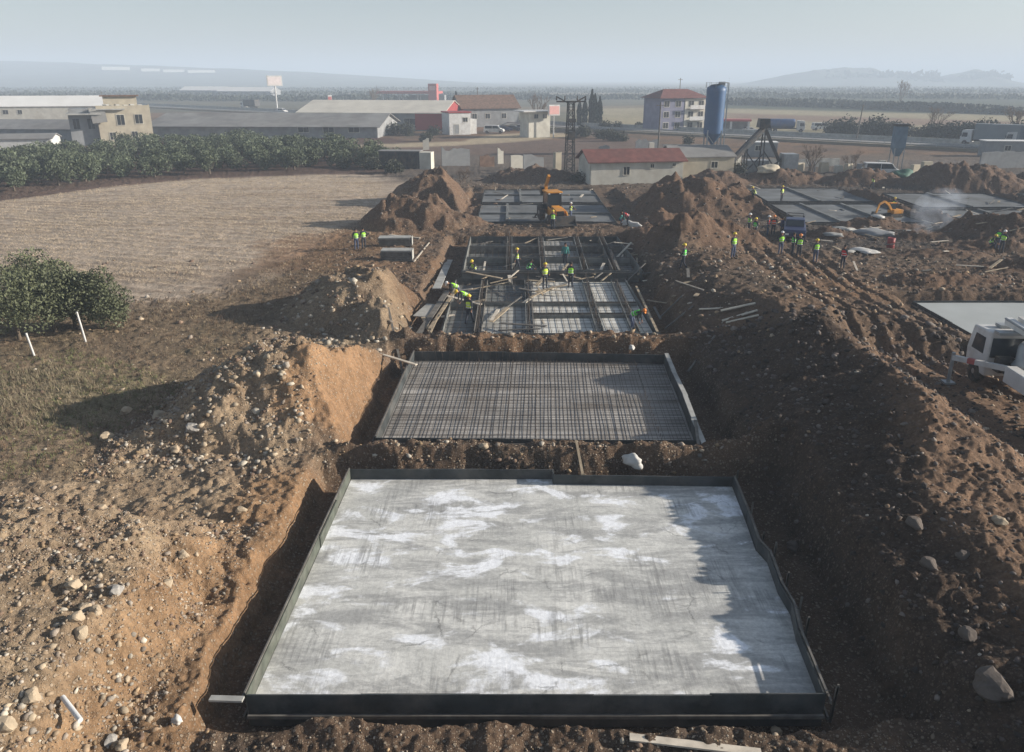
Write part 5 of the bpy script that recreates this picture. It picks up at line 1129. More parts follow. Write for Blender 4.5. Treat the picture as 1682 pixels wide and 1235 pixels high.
# ------------------------------------------------------------ vegetation
def leaf_cloud(seed, rx, rz, zc, n, size, clumps=14, flat=.9, squash=1.0):
    """leaves gathered in clumps through an uneven crown"""
    r = np.random.RandomState(seed); cs = []
    for i in range(clumps):
        v = r.normal(size=3); v /= np.linalg.norm(v); k = r.uniform(.35, .80); cs.append([v[0]*rx*k, v[1]*rx*k*squash, v[2]*rz*k+zc])
    cs = np.array(cs); cr = r.uniform(.32, .55, clumps)*rx
    ci = r.randint(0, clumps, n); v = r.normal(size=(n, 3)); v /= np.linalg.norm(v, axis=1)[:, None]
    rad = r.uniform(.55, 1.0, n)**.6*cr[ci]; pos = cs[ci] + v*rad[:, None]*np.array([1, 1, flat])
    a = r.normal(size=(n, 3)) + v*.3; a /= np.linalg.norm(a, axis=1)[:, None]; b = np.cross(a, r.normal(size=(n, 3))); b /= np.linalg.norm(b, axis=1)[:, None]
    s1 = size*r.uniform(.6, 1.3, n)[:, None]; s2 = s1*.55
    V = np.stack([pos-a*s1, pos-b*s2, pos+a*s1, pos+b*s2], 1).reshape(-1, 3)
    me = bpy.data.meshes.new('leaves'); me.vertices.add(len(V)); me.vertices.foreach_set('co', V.ravel())
    me.loops.add(n*4); me.loops.foreach_set('vertex_index', np.arange(n*4, dtype=np.int32)); me.polygons.add(n); me.polygons.foreach_set('loop_start', np.arange(0, n*4, 4, dtype=np.int32)); me.update(calc_edges=True)
    return me
def trunk_mesh(seed, h, r0, spread, nb=5):
    r = random.Random(seed); b = MB(); top = (r.uniform(-.1,.1), r.uniform(-.1,.1), h)
    b.tube((0,0,-.2), (top[0]*.5,top[1]*.5,h*.55), r0, r0*.75, 8); b.tube((top[0]*.5,top[1]*.5,h*.55), top, r0*.75, r0*.5, 8)
    for i in range(nb):
        a = 2*math.pi*i/nb+r.random(); z = h*r.uniform(.5,.95); p = (top[0]*.5,top[1]*.5,z); q = (math.cos(a)*spread*.5, math.sin(a)*spread*.5, z+spread*.45); e = (math.cos(a)*spread*.8, math.sin(a)*spread*.8, z+spread*1.0)
        b.tube(p, q, r0*.45, r0*.3, 6); b.tube(q, e, r0*.3, r0*.12, 6)
    return b.mesh('trunk', M['bark'])
def tree_obj(name, label, cat, loc, crown, trunk, mleaf, rz=0, sc=1, group=None):
    t = thing(name, label, cat, loc, rz, group); t.scale = (sc, sc, sc)
    if not crown.materials: crown.materials.append(mleaf)
    for nm, me in (('crown', crown), ('trunk', trunk)):
        if me: o = bpy.data.objects.new(nm, me); COL.objects.link(o); o.parent = t
    return t
rr = random.Random(77)
OC = [leaf_cloud(100+i, 1.95, 1.35, 1.65, 1500, .15, 13) for i in range(5)]; OT = [trunk_mesh(5+i, .9, .16, 1.0) for i in range(2)]
# orchard rows running into the distance
front = [(-150, 354), (0, 321), (180, 300), (340, 288), (520, 279), (640, 277)]
c_ = 0
for row in range(60):
    for k in range(80):
        x = -132 + k*4.3 + (row % 2)*1.6 + rr.uniform(-.6,.6); y = 84 + row*4.9 + rr.uniform(-.5,.5) + (-x)*.02
        zc = y*math.cos(PITCH) + CAM_H*math.sin(PITCH); px = CX + FPX*x/zc
        if px < -35 or px > 640: continue
        py = CY + FPX*(CAM_H*math.cos(PITCH)-y*math.sin(PITCH))/zc
        fy = np.interp(px, [p[0] for p in front], [p[1] for p in front])
        back = np.interp(px, [0, 90, 260, 300, 420, 520, 640], [272, 262, 244, 242, 240, 246, 262])
        if py > fy or py < back or (px > 560 and py > 276): continue
        if rr.random() < .03: continue
        c_ += 1
        if c_ > 290: continue
        tree_obj('olive_tree', 'grey-green olive tree in the rows of the orchard beyond the stubble field', 'olive tree', (x, y, -.05), OC[rr.randrange(5)], OT[rr.randrange(2)], M['leafo'], rr.uniform(0,6.3), rr.uniform(.85,1.28), 'olive trees in the orchard rows')
print('olives', c_)
# green trees at the left edge
for i, (px, py, rx, rz_, zc_, lb) in enumerate(((18,566,2.3,1.9,2.1,'dense green tree cut by the left edge, tallest of the near group'),(78,552,1.9,1.7,2.0,'green tree with a rounded top between the left edge tree and the white posts'),
        (112,548,1.9,1.6,1.95,'green tree behind the right white post'),(158,546,1.75,1.5,1.75,'green tree at the right end of the near group beside the brown grass'),(60,520,1.9,1.6,2.0,'green tree in the back of the near group by the stubble field'))):
    p = GS(px, py); tree_obj('citrus_tree', lb, 'tree', (p.x, p.y+.8, p.z), leaf_cloud(200+i, rx*1.05, rz_, zc_, 7000, .08, 22), trunk_mesh(60+i, 1.1, .12, 1.1), M['leafc'], i*1.3, 1, 'green trees at the left')
for px, py, ty, lb in ((57,584,548,'white leaning post in front of the green trees, left one'),(141,559,513,'white leaning post in front of the green trees, right one')):
    p = GS(px, py); z = AT(px, ty, p.y).z; b = MB(); b.tube((0,0,-.2),(-.18,0,z-p.z),.055,.05,8); b.tube((-.18,0,z-p.z),(-.182,0,z-p.z+.03),.06,.05,8)
    o = b.build('fence_post', M['whitep']); o.location = p; tag(o, lb, 'post', 'white posts by the trees')
# cypresses and shrubs along the highway
def cypress_mesh(seed):
    r = np.random.RandomState(seed); n = 1500; t = r.rand(n)**.8; rad = .85*np.sin(np.pi*np.clip(t*.9+.1,0,1))**.7*(1-.35*t)*(.75+.5*vn(t*9, t*0, seed)); a = r.uniform(0,6.28,n); q = r.uniform(.5,1,n)**.5
    pos = np.stack([np.cos(a)*rad*q, np.sin(a)*rad*q, .3+t*7.2], 1); u = r.normal(size=(n,3)); u[:,2] += 1.5*np.sign(u[:,2]); u /= np.linalg.norm(u,axis=1)[:,None]; w_ = np.cross(u, r.normal(size=(n,3))); w_ /= np.linalg.norm(w_,axis=1)[:,None]
    V = np.stack([pos-u*.28, pos-w_*.13, pos+u*.28, pos+w_*.13], 1).reshape(-1,3); me = bpy.data.meshes.new('leaves'); me.vertices.add(len(V)); me.vertices.foreach_set('co', V.ravel())
    me.loops.add(n*4); me.loops.foreach_set('vertex_index', np.arange(n*4, dtype=np.int32)); me.polygons.add(n); me.polygons.foreach_set('loop_start', np.arange(0, n*4, 4, dtype=np.int32)); me.update(calc_edges=True); return me
CYP = [cypress_mesh(300+i) for i in range(3)]
for i, (px, py, sc) in enumerate(((951,209,1.0),(960,209,1.05),(971,207,1.35),(976,207,1.2),(984,208,1.1),(750,196,1.2))):
    p = G(px, py); tree_obj('cypress', ['slim cypress, first of the row beyond the highway','slim cypress, second of the row beyond the highway','tallest cypress of the row beyond the highway','cypress touching the tallest one on its right','slim cypress, last of the row beyond the highway','dark cypress standing alone above the red end of the warehouse'][i], 'cypress', (p.x, p.y, 0), CYP[i % 3], OT[0], M['leafd'], i, sc, 'cypresses')
SH = [leaf_cloud(400+i, 1.8, 1.0, .95, 1300, .17, 20) for i in range(3)]
for i in range(3): SH[i].materials.append(M['leafs'])
spots = [(994,212),(1015,212),(1050,212),(1062,211),(1366,221),(1380,221),(1390,222),(1415,224),(1428,224),(1440,224),(1455,225),(1466,226),(1490,228),(1510,228),(1530,228),(1548,229),(1570,229),(1590,230),(1612,231),(1630,232),(1650,232),(1668,233),(1682,233),
         (610,279),(590,272),(650,284),(568,276),(950,300),(965,296),(1195,285),(1210,290),(940,226),(960,226),(985,228),(1020,232),(1000,232),(1130,238),(700,232),(650,222),(670,223),(712,222),(622,222),(600,222),(895,222)]
for i, (px, py) in enumerate(spots):
    p = G(px, py); sc = rr.uniform(.8,1.4)*(1.5 if py < 234 and px > 1360 else 1.0)*(.7 if py > 260 else 1)
    t = tree_obj('bush', 'low dark bush among those along the highway verge' if px > 940 and py < 240 else 'low scrubby bush on the rough ground behind the site' if py > 250 else 'low dark bush along the foot of the warehouses', 'bush', (p.x, p.y, 0), SH[i % 3], None, None, rr.uniform(0,6), sc,
             'bushes along the highway verge' if px > 940 and py < 240 else 'bushes behind the site' if py > 250 else 'bushes by the warehouses')
def bare(seed, h, spread, nb=9, depth=4):
    r = random.Random(seed); b = MB()
    def grow(p, d, L_, ra, k):
        q = p + d*L_; b.tube(p, q, ra, ra*.62, 4 if k < 2 else 5, cap=False, smooth=True)
        if k == 0: return
        for i in range(3 if k > 1 else 4):
            nd = (d + Vector((r.uniform(-1,1), r.uniform(-1,1), r.uniform(-.25,.75)))*spread).normalized(); grow(q if r.random() < .6 else p+d*L_*.7, nd, L_*r.uniform(.55,.8), ra*.6, k-1)
    for i in range(nb): grow(Vector((r.uniform(-.2,.2), r.uniform(-.2,.2), -.1)), Vector((r.uniform(-.5,.5), r.uniform(-.5,.5), 1)).normalized(), h*.32, h*.022, depth)
    return b
for px, py, h_, sp, nb, lb in ((1330,286,5.2,.7,4,'wide bare tree with grey-brown twigs in front of the highway'),(1395,284,4.0,.7,3,'smaller bare tree right of the wide bare one'),(877,206,11,.6,3,'large bare tree behind the small white cube house'),(612,178,11,.55,3,'bare tree above the beige warehouse roof'),
        (1530,222,8,.6,3,'bare tree by the verge beyond the grey lorry'),(1660,226,9,.6,3,'bare tree near the right edge beyond the highway'),(1478,168,16,.6,3,'hazy bare tree alone in the far dark field'),(760,300,2.6,.8,6,'brown bare shrub on the heap by the ruined walls')):
    p = G(px, py); b = bare(int(px), h_, sp, nb, 4); o = kid(b, 'bare_tree', M['twig'], None); o.location = (p.x, p.y, 0); tag(o, lb, 'bare tree')
# far woods: masses of leaf clumps along lines
def woods(name, segs, n, h_, size, seed, m):
    r = np.random.RandomState(seed); P = []
    for (x0, y0), (x1, y1), wd, k in segs:
        q = int(n*k); t = r.rand(q); cx = x0+(x1-x0)*t; cy = y0+(y1-y0)*t + r.uniform(-wd, wd, q); hh = h_*(.5+.5*vn(cx/25, cy/25, seed))*r.uniform(.2,1,q)
        P.append(np.stack([cx, cy, hh], 1))
    P = np.concatenate(P); n = len(P); a = r.normal(size=(n,3)); a /= np.linalg.norm(a,axis=1)[:,None]; b = np.cross(a, r.normal(size=(n,3))); b /= np.linalg.norm(b,axis=1)[:,None]
    V = np.stack([P-a*size, P-b*size*.7, P+a*size, P+b*size*.7], 1).reshape(-1,3)
    me = bpy.data.meshes.new(name); me.vertices.add(len(V)); me.vertices.foreach_set('co', V.ravel()); me.loops.add(n*4); me.loops.foreach_set('vertex_index', np.arange(n*4, dtype=np.int32)); me.polygons.add(n); me.polygons.foreach_set('loop_start', np.arange(0,n*4,4,dtype=np.int32)); me.update(calc_edges=True); me.materials.append(m)
    o = bpy.data.objects.new(name, me); COL.objects.link(o); tag(o, kind='stuff')
def gp2(px, py): p = G(px, py); return (p.x, p.y)
woods('distant_woods', [(gp2(1180,171),gp2(1450,179),14,.3),(gp2(1400,178),gp2(1720,190),12,.35),(gp2(1200,160),gp2(1700,163),30,.3),(gp2(-40,164),gp2(700,166),26,.5),(gp2(700,163),gp2(1150,163),26,.35),(gp2(-40,157),gp2(900,157),60,.4),(gp2(900,152),gp2(1700,153),80,.4),(gp2(-40,148),gp2(1700,148),120,.5)], 9000, 4.2, 1.1, 3, M['leaff'])
woods('distant_treetops', [((690,1900),(960,1900),40,.6),((1010,1900),(1120,1900),30,.4)], 900, 34, 7, 9, M['leaff'])

# ------------------------------------------------------------ stones, clods, tufts
def stones(name, n, box, smin, smax, seed, weight, cols, kind='stuff', pw=2.4):
    r = np.random.RandomState(seed); xs, ys = [], []
    while sum(len(a) for a in xs) < n:
        x = r.uniform(box[0], box[1], 6*n); y = box[2]*(box[3]/box[2])**r.rand(6*n); k = (np.abs(x) < .70*y+6) & (r.rand(6*n) < weight(x, y)); xs.append(x[k]); ys.append(y[k])
    x = np.concatenate(xs)[:n]; y = np.concatenate(ys)[:n]; z = heights(x, y)
    s = smin + (smax-smin)*r.rand(n)**pw*1.0; s *= np.clip(y/24, .75, 1.7)
    t = (1+5**.5)/2; ico = np.array([(-1,t,0),(1,t,0),(-1,-t,0),(1,-t,0),(0,-1,t),(0,1,t),(0,-1,-t),(0,1,-t),(t,0,-1),(t,0,1),(-t,0,-1),(-t,0,1)])/1.9
    F = np.array([(0,11,5),(0,5,1),(0,1,7),(0,7,10),(0,10,11),(1,5,9),(5,11,4),(11,10,2),(10,7,6),(7,1,8),(3,9,4),(3,4,2),(3,2,6),(3,6,8),(3,8,9),(4,9,5),(2,4,11),(6,2,10),(8,6,7),(9,8,1)])
    u0 = r.normal(size=(n,3)); u0 /= np.linalg.norm(u0,axis=1)[:,None]; u1 = np.cross(u0, r.normal(size=(n,3))); u1 /= np.linalg.norm(u1,axis=1)[:,None]; RM = np.stack([u0,u1,np.cross(u0,u1)],1)
    W = np.einsum('kj,nij->nki', ico, RM); W = W/((np.abs(W)**4).sum(-1,keepdims=True)**.25)*.86; V = np.einsum('nki,nij->nkj', W, RM)*r.uniform(.62,1.15,(n,12,1)) ; sc = np.stack([r.uniform(.7,1.3,n), r.uniform(.6,1.1,n), r.uniform(.45,.85,n)], 1)*s[:,None]
    V = V*sc[:,None,:]; a = r.uniform(0,6.28,n); b = r.uniform(-.5,.5,n)
    ca, sa, cb, sb = np.cos(a)[:,None], np.sin(a)[:,None], np.cos(b)[:,None], np.sin(b)[:,None]
    X, Y, Z = V[...,0], V[...,1], V[...,2]; X, Z = X*cb-Z*sb, X*sb+Z*cb; X, Y = X*ca-Y*sa, X*sa+Y*ca
    V = np.stack([X+x[:,None], Y+y[:,None], Z+z[:,None]+s[:,None]*.08], -1).reshape(-1,3)
    f = (F[None]+12*np.arange(n)[:,None,None]).reshape(-1,3)
    me = bpy.data.meshes.new(name); me.vertices.add(len(V)); me.vertices.foreach_set('co', V.ravel()); me.loops.add(f.size); me.loops.foreach_set('vertex_index', f.ravel().astype(np.int32)); me.polygons.add(len(f)); me.polygons.foreach_set('loop_start', np.arange(0,f.size,3,dtype=np.int32)); me.update(calc_edges=True)
    cols = np.array(cols); c = cols[r.randint(0,len(cols),n)]*r.uniform(.7,1.25,(n,1)); at = me.color_attributes.new('soil','FLOAT_COLOR','POINT')
    at.data.foreach_set('color', np.concatenate([np.repeat(c,12,0), np.ones((n*12,1))],1).astype(np.float32).ravel()); me.materials.append(STONEM)
    o = bpy.data.objects.new(name, me); COL.objects.link(o); tag(o, kind=kind); return o
STONEM = mat('stone', (1,1,1), .9, .3, 6, .01, 20); n_ = STONEM.node_tree; at_ = n_.nodes.new('ShaderNodeAttribute'); at_.attribute_name = 'soil'
for nd in n_.nodes:
    if nd.bl_idname == 'ShaderNodeMix': n_.links.new(at_.outputs['Color'], nd.inputs[6])
inbox = lambda x, y, a, b, c, d: (x > a) & (x < b) & (y > c) & (y < d)
def w_near(x, y):
    w_ = np.full(x.shape, .10); nz = vn(x/1.4, y/1.4, 5)
    w_ = np.where(inbox(x,y,-30,-7.8,4,21.5), .45+.55*(nz > .5), w_)
    w_ = np.where(inbox(x,y,-15.5,-7.4,24.5,35), .2+.8*(nz > .48), w_); w_ = np.where(inbox(x,y,-13.5,-5,40,50), .5, w_)
    w_ = np.where(inbox(x,y,9.3,15.5,4,40), .012, w_); w_ = np.where(inbox(x,y,15.5,22,4,40), .09, w_); w_ = np.where(inbox(x,y,9,30,40,60), .10, w_); w_ = np.where(inbox(x,y,-7.6,9.3,13.5,70), .0, w_); w_ = np.where(inbox(x,y,-7,9,25.9,27.4) | inbox(x,y,-6,9,38.9,40.8), .3, w_)
    w_ = np.where(inbox(x,y,24,60,40,50), 0, w_); w_ = np.where(inbox(x,y,-60,-15.5,22,60), .02, w_); w_ = np.where(inbox(x,y,-15.5,-5,35,40), .12, w_)
    return w_
SC = [(.36,.29,.21),(.30,.25,.20),(.24,.17,.11),(.28,.20,.12),(.38,.34,.28),(.20,.14,.10),(.16,.11,.08)]
stones('rubble', 11000, (-40, 40, 10, 60), .022, .13, 1, w_near, SC, pw=3.2)
stones('gravel', 22000, (-22, 20, 9.6, 34), .012, .05, 2, w_near, SC, pw=1.5)
stones('dark_rubble', 5200, (9.2, 24, 10, 40), .025, .15, 3, lambda x, y: np.full(x.shape, .5), [(.075,.06,.05),(.10,.08,.07),(.055,.045,.038),(.17,.145,.125)], pw=3)
def w_far(x, y):
    w_ = np.full(x.shape, .35)
    for P_ in (FIELD,): w_ = np.where(sdf(x, y, P_) < 1, 0, w_)
    for a, b, c, d, z in FLOORS: w_ = np.where(inbox(x,y,a-.3,b+.3,c-.3,d+.3), 0, w_)
    w_ = np.where(inbox(x,y,24,60,40,50), 0, w_); w_ = np.where((x < -14), .0, w_); return w_
stones('clods', 9000, (-14, 80, 50, 112), .03, .12, 4, w_far, [(.19,.13,.09),(.14,.11,.085),(.17,.12,.085),(.22,.19,.16),(.08,.065,.055),(.10,.08,.06)], pw=3.5)
def w_poly(polys):
    def f(x, y):
        w_ = np.zeros(x.shape)
        for P_, k_ in polys: w_ = np.maximum(w_, k_*sstep(.4, -.5, sdf(x, y, P_)))
        return w_
    return f
def gz(*pts, z=.8): return [tuple(G(a, b, z).xy) for a, b in pts]
stones('loose_stones', 700, (-18, -5, 10, 50), .06, .17, 6, w_poly([(gz((90,950),(190,960),(260,1040),(240,1100),(200,1235),(0,1235),(0,1150),(130,1080)), 1), (gz((250,690),(330,640),(470,640),(520,700),(430,742),(260,745)), .6), (gz((540,470),(640,460),(690,500),(640,545),(500,545)), .18), (gz((270,880),(330,880),(310,980),(250,960)), .25)]), [(.38,.31,.22),(.33,.29,.24),(.28,.21,.14),(.41,.37,.30),(.24,.20,.16)], pw=2.2)
def boulder(px, py, s, label, col=None, sq=.8, seed=0):
    p = GS(px, py); bm = bmesh.new(); bmesh.ops.create_icosphere(bm, subdivisions=3, radius=s)
    r = random.Random(int(px)); o3 = r.uniform(0,50)
    for v in bm.verts:
        c = v.co; k = 1+.28*math.sin(c.x/s*2.1+o3)*math.cos(c.y/s*1.9+o3)+.16*math.sin(c.z/s*4+o3*2+c.x/s*3); n_ = c.normalized()
        for d_, lim in ((Vector((.6,.5,.6)),.86),(Vector((-.7,.2,.5)),.82),(Vector((.2,-.8,.45)),.84),(Vector((0,.1,1)),.8)):
            dd = d_.normalized(); t_ = n_.dot(dd)
            if t_*k > lim: k = lim/t_
        v.co = Vector((c.x*k*1.1, c.y*k*.9, c.z*k*sq))
    me = bpy.data.meshes.new('boulder'); bm.to_mesh(me); bm.free(); me.materials.append(col or BLD); o = bpy.data.objects.new('boulder', me); COL.objects.link(o)
    o.location = (p.x, p.y, p.z+s*sq*.55); o.rotation_euler = (0,0,r.random()*6); tag(o, label, 'boulder', 'boulders on the loose earth')
BLK = mat('dark_boulder_stone', (.12,.10,.085), .9, .3, 2.5, .02, 9, dirt=(.06,.05,.04), dirtamt=.6); BLD = mat('boulder_stone', (.42,.34,.24), .9, .3, 2.5, .02, 9, dirt=(.22,.16,.11), dirtamt=.6); BLG = mat('grey_boulder_stone', (.36,.34,.31), .9, .3, 2.5, .02, 9, dirt=(.2,.17,.14), dirtamt=.6)
for a in ((208,678,.24,'round tan boulder alone on the brown grass left of the stony heap'),(263,688,.32,'largest pale boulder at the foot of the stony heap, beside the grass'),(176,722,.27,'tan boulder lying lowest on the grass edge below the other two'),
          (318,728,.25,'pale grey boulder in the stones at the foot of the heap',BLG),(288,742,.20,'small tan boulder among the stones below the pale grey one'),(120,966,.17,'flat pale boulder high on the near left spoil heap'),(140,1002,.15,'pale boulder just below the flat one on the near left heap'),
          (300,915,.16,'pale boulder near the trench edge on the near left heap'),(275,962,.15,'pale boulder beside the dark hollow on the near left heap'),(125,1018,.16,'cream boulder at the head of the loose stones on the near heap'),(165,1036,.14,'cream boulder in the middle of the loose stones on the near heap'),
          (208,1048,.17,'grey boulder standing with a dark side among the loose stones',BLG),(150,1112,.16,'tan boulder above the white pipe'),(8,1195,.24,'big tan boulder in the bottom left corner'),(65,1200,.18,'tan boulder to the right of the bottom left corner boulder'),(183,1218,.13,'white boulder at the bottom edge below the pipe',BLG),
          (200,1226,.13,'grey-tan boulder at the bottom edge beside the white one'),(1500,860,.22,'grey boulder on the dark ridge slope',BLK),(1500,1035,.20,'grey boulder half way down the dark slope near the right form',BLK),(1590,1045,.20,'grey boulder in the shade at the lower right',BLK),(1620,1150,.42,'largest dark boulder in the lower right corner',BLK),
          (1308,852,.20,'dark grey boulder above the right form of the poured slab',BLK),(1580,915,.17,'reddish boulder on the lower part of the ridge',BLK),(1275,1203,.13,'tan boulder in front of the right corner of the poured slab'),(796,738,.16,'tan boulder on the earth strip between slab and rebar mat'),(1640,860,.18,'pale boulder on the sunlit crest of the ridge'),
          (395,840,.15,'pale boulder on the slope above the trench corner'),(168,838,.17,'brown boulder on the top edge of the near left heap'),(1515,500,.28,'tan boulder at the corner of the pale slab on the right')):
    boulder(a[0], a[1], a[2], a[3], a[4] if len(a) > 4 else None)
def tufts(name, n, area, hmin, hmax, seed, m, wfun=None):
    r = np.random.RandomState(seed); xs = [q[0] for q in area]; ys = [q[1] for q in area]
    x = r.uniform(min(xs), max(xs), n*3); y = r.uniform(min(ys), max(ys), n*3); k = (sdf(x, y, area) < 0) & (np.abs(x) < .72*y+5)
    k &= vn(x/1.1, y/1.1, seed)*.7+vn(x/4, y/4, seed+1)*.6 > r.rand(len(x))*.9+.2
    x, y = x[k][:n], y[k][:n]; n = len(x); B = 5
    x = np.repeat(x, B)+r.normal(0,.05,n*B); y = np.repeat(y, B)+r.normal(0,.05,n*B); z = heights(x, y)-.02; n = n*B
    h = r.uniform(hmin, hmax, n); dx, dy = r.normal(0,.45,n)*h, r.normal(0,.45,n)*h; a = r.uniform(0,6.28,n); wx, wy = np.cos(a)*.014, np.sin(a)*.014
    V = np.stack([np.stack([x-wx,y-wy,z],1), np.stack([x+wx,y+wy,z],1), np.stack([x+dx,y+dy,z+h],1)],1).reshape(-1,3)
    me = bpy.data.meshes.new(name); me.vertices.add(len(V)); me.vertices.foreach_set('co', V.ravel()); me.loops.add(n*3); me.loops.foreach_set('vertex_index', np.arange(n*3,dtype=np.int32)); me.polygons.add(n); me.polygons.foreach_set('loop_start', np.arange(0,n*3,3,dtype=np.int32)); me.update(calc_edges=True); me.materials.append(m)
    o = bpy.data.objects.new(name, me); COL.objects.link(o); tag(o, kind='stuff')
DG = mat('dry_grass', (.30,.24,.155), .9, .4, 1.2); GG = mat('green_grass', (.15,.16,.07), .85, .4, 1.2); BG = mat('brown_weed', (.13,.09,.06), .9, .4, 1.5)
tufts('dry_grass', 5000, GRASS, .05, .2, 11, DG); tufts('brown_weeds', 6500, GRASS, .08, .3, 12, BG)
tufts('green_grass', 1100, pp((0,790),(0,600),(120,570),(260,610),(330,640),(230,690),(60,780)), .05, .2, 13, GG)
tufts('dry_grass', 1100, pp((-40,640),(20,610),(90,596),(170,640),(60,720),(-40,700)), .08, .3, 14, mat('straw', (.25,.21,.14), .9, .3, 1.5))
tufts('stubble', 26000, pp((-60,345),(0,330),(180,306),(330,293),(560,287),(630,300),(600,370),(440,425),(330,466),(180,466),(0,438),(-60,440)), .04, .16, 15, mat('stubble_straw', (.44,.36,.26), .9, .3, .4))

# ------------------------------------------------------------ loose things on the site
def plank(p, q, wd, th, label, m='wood', group='loose boards on the site', name='timber_plank', sag=0.0, seed=0):
    p, q = Vector(p), Vector(q); b = MB(); d = q-p; n = 6; r = random.Random(seed or int(p.x*100)); pr = Vector((0,0,0))
    for i in range(n):
        f = lambda t: d*t + Vector((0,0,-sag*math.sin(math.pi*t)))
        b.beam(f(i/n), f((i+1)/n), wd, th)
    o = b.build(name, M[m]); o.location = p; tag(o, label, name.replace('timber_', '').replace('_', ' '), group); return o
def pk(x0, y0, x1, y1, wd, th, label, m='wood', z0=None, z1=None, **k):
    a = GS(x0, y0) if z0 is None else G(x0, y0, z0); e = GS(x1, y1) if z1 is None else G(x1, y1, z1)
    if z0 is None: a.z += .06
    if z1 is None: e.z += .06
    return plank(a, e, wd, th, label, m, **k)
pk(588,577,684,599,.16,.05,'pale board bridging from the stony heap to the corner of the rebar mat form','palewood', z1=.1)
pk(946,738,957,779,.09,.07,'short post leaning on the back form of the poured slab','wood', z1=.02)
pk(1034,1214,1250,1240,.2,.045,'long weathered board lying at the bottom edge in front of the poured slab','palewood')
pk(1130,610,1174,554,.10,.05,'thin board leaning up the dark bank right of the rebar mat','greywood', z0=-.5)
pk(656,537,690,577,.12,.05,'board running down between left heap and back corner of the rebar mat','wood')
pk(640,548,662,600,.12,.05,'short board beside the left corner of the rebar mat form','greywood')
pk(1092,540,1138,508,.08,.06,'thin rod-like board on the bank right of the pale floor, lower one','greywood', z0=-.3)
pk(1085,520,1122,486,.08,.06,'thin rod-like board on the bank right of the pale floor, upper one','greywood', z0=-.3)
pk(1183,520,1240,505,.24,.05,'white board, upper of three lying on the brown bank','palewood'); pk(1186,527,1244,512,.22,.05,'white board, middle of three lying on the brown bank','palewood'); pk(1192,533,1246,519,.2,.05,'white board, lowest of three lying on the brown bank','palewood')
pk(717,474,738,428,.55,.05,'light form panel leaning on the bank left of the ribbed frame','conc', z0=-.1, name='form_panel', group='loose form panels')
pk(688,548,735,478,.35,.05,'dark form panel along the left edge of the trench foundation','greywood', z0=-.3, z1=.1, name='form_panel', group='loose form panels')
pk(706,540,752,470,.22,.05,'weathered board along the left edge of the trench foundation','wood', z0=-.3, z1=.1)
pk(690,520,712,500,.9,.05,'pale blue-grey panel lying in the trench at the left of the frame','conc', z0=-.2, z1=-.1, name='form_panel', group='loose form panels')
pk(735,486,790,500,.25,.05,'board across the left trench beside the bending workers','palewood', z0=0, z1=-.1)
pk(1008,398,1040,402,.2,.05,'pale board at the far right corner of the ribbed frame','palewood', z0=.2)
pk(1012,424,1037,398,.16,.05,'board propped at the right end of the ribbed frame','palewood', z0=-.3, z1=.6)
pk(1022,455,1003,410,.14,.05,'raking board inside the right bay of the ribbed frame','greywood', z0=-.4, z1=.4)
pk(1030,462,1060,432,.1,.05,'thin raking brace right of the ribbed frame','greywood', z0=-.4, z1=.5)
pk(880,505,893,532,.2,.06,'pale curved board on the left part of the pale floor','palewood', z0=-.4, z1=-.3)
pk(935,540,990,514,.14,.06,'dark board lying across the pale floor towards its corner','greywood', z0=-.4, z1=-.38)
pk(1045,470,1080,545,.14,.05,'board along the right edge of the pale floor','wood', z0=0, z1=.1)
pk(1150,750,1142,690,.12,.05,'short board on the right form of the rebar mat','greywood', z0=.08, z1=.08)
pk(640,385,690,392,.2,.06,'board behind the panel stacks beside the standing pair','palewood')
pk(680,430,705,400,.1,.05,'thin board right of the panel stacks beside the standing pair','palewood')
rr = random.Random(51)
def clutter(n, x0, x1, y0, y1, label, group, lmin=.8, lmax=3.2, ms=('greywood','wood','wood','palewood')):
    for i in range(n):
        x, y = rr.uniform(x0, x1), rr.uniform(y0, y1); L_ = rr.uniform(lmin, lmax); a = rr.choice((0, math.pi/2))+rr.gauss(0,.5); z = max(surf(x, y), -.5)+rr.uniform(.05,.35)
        plank((x, y, z), (x+math.cos(a)*L_, y+math.sin(a)*L_, z+rr.uniform(-.05,.35)), rr.choice((.1,.14,.2,.25)), .045, label, rr.choice(ms), group, seed=i+1)
clutter(30, -4.6, 2.5, 41.8, 54.5, 'loose timber plank among the forms of the trench foundation', 'loose planks in the trench foundation')
clutter(10, 2, 8.5, 52.5, 57, 'loose timber plank between the pale floor and the ribbed frame', 'loose planks behind the pale floor')
clutter(26, -3.6, 9.6, 56.5, 70, 'loose timber plank among the forms of the ribbed frame', 'loose planks in the ribbed frame')
clutter(16, 8.5, 11.5, 43, 69, 'loose timber plank on the bank right of the unfinished frames', 'loose planks on the right bank', .8, 2.6)
clutter(26, 24, 46, 66, 76.5, 'scrap board in the debris in front of the grey slabs', 'scrap boards in front of the grey slabs', .6, 2.4)
clutter(22, 28, 57, 77, 102, 'loose board or scrap lying on the grey slabs at the right', 'loose boards on the grey slabs', .6, 3.0, ('greywood','wood','palewood','dsteel'))
clutter(20, 24, 60, 52, 68, 'scrap board on the churned ground between haul track and grey slabs', 'scrap boards on the churned ground', .5, 2.2)
clutter(16, -3, 10, 76.5, 103, 'loose board on the dark grey foundations behind the backhoe', 'loose boards on the far foundations', .6, 2.2)
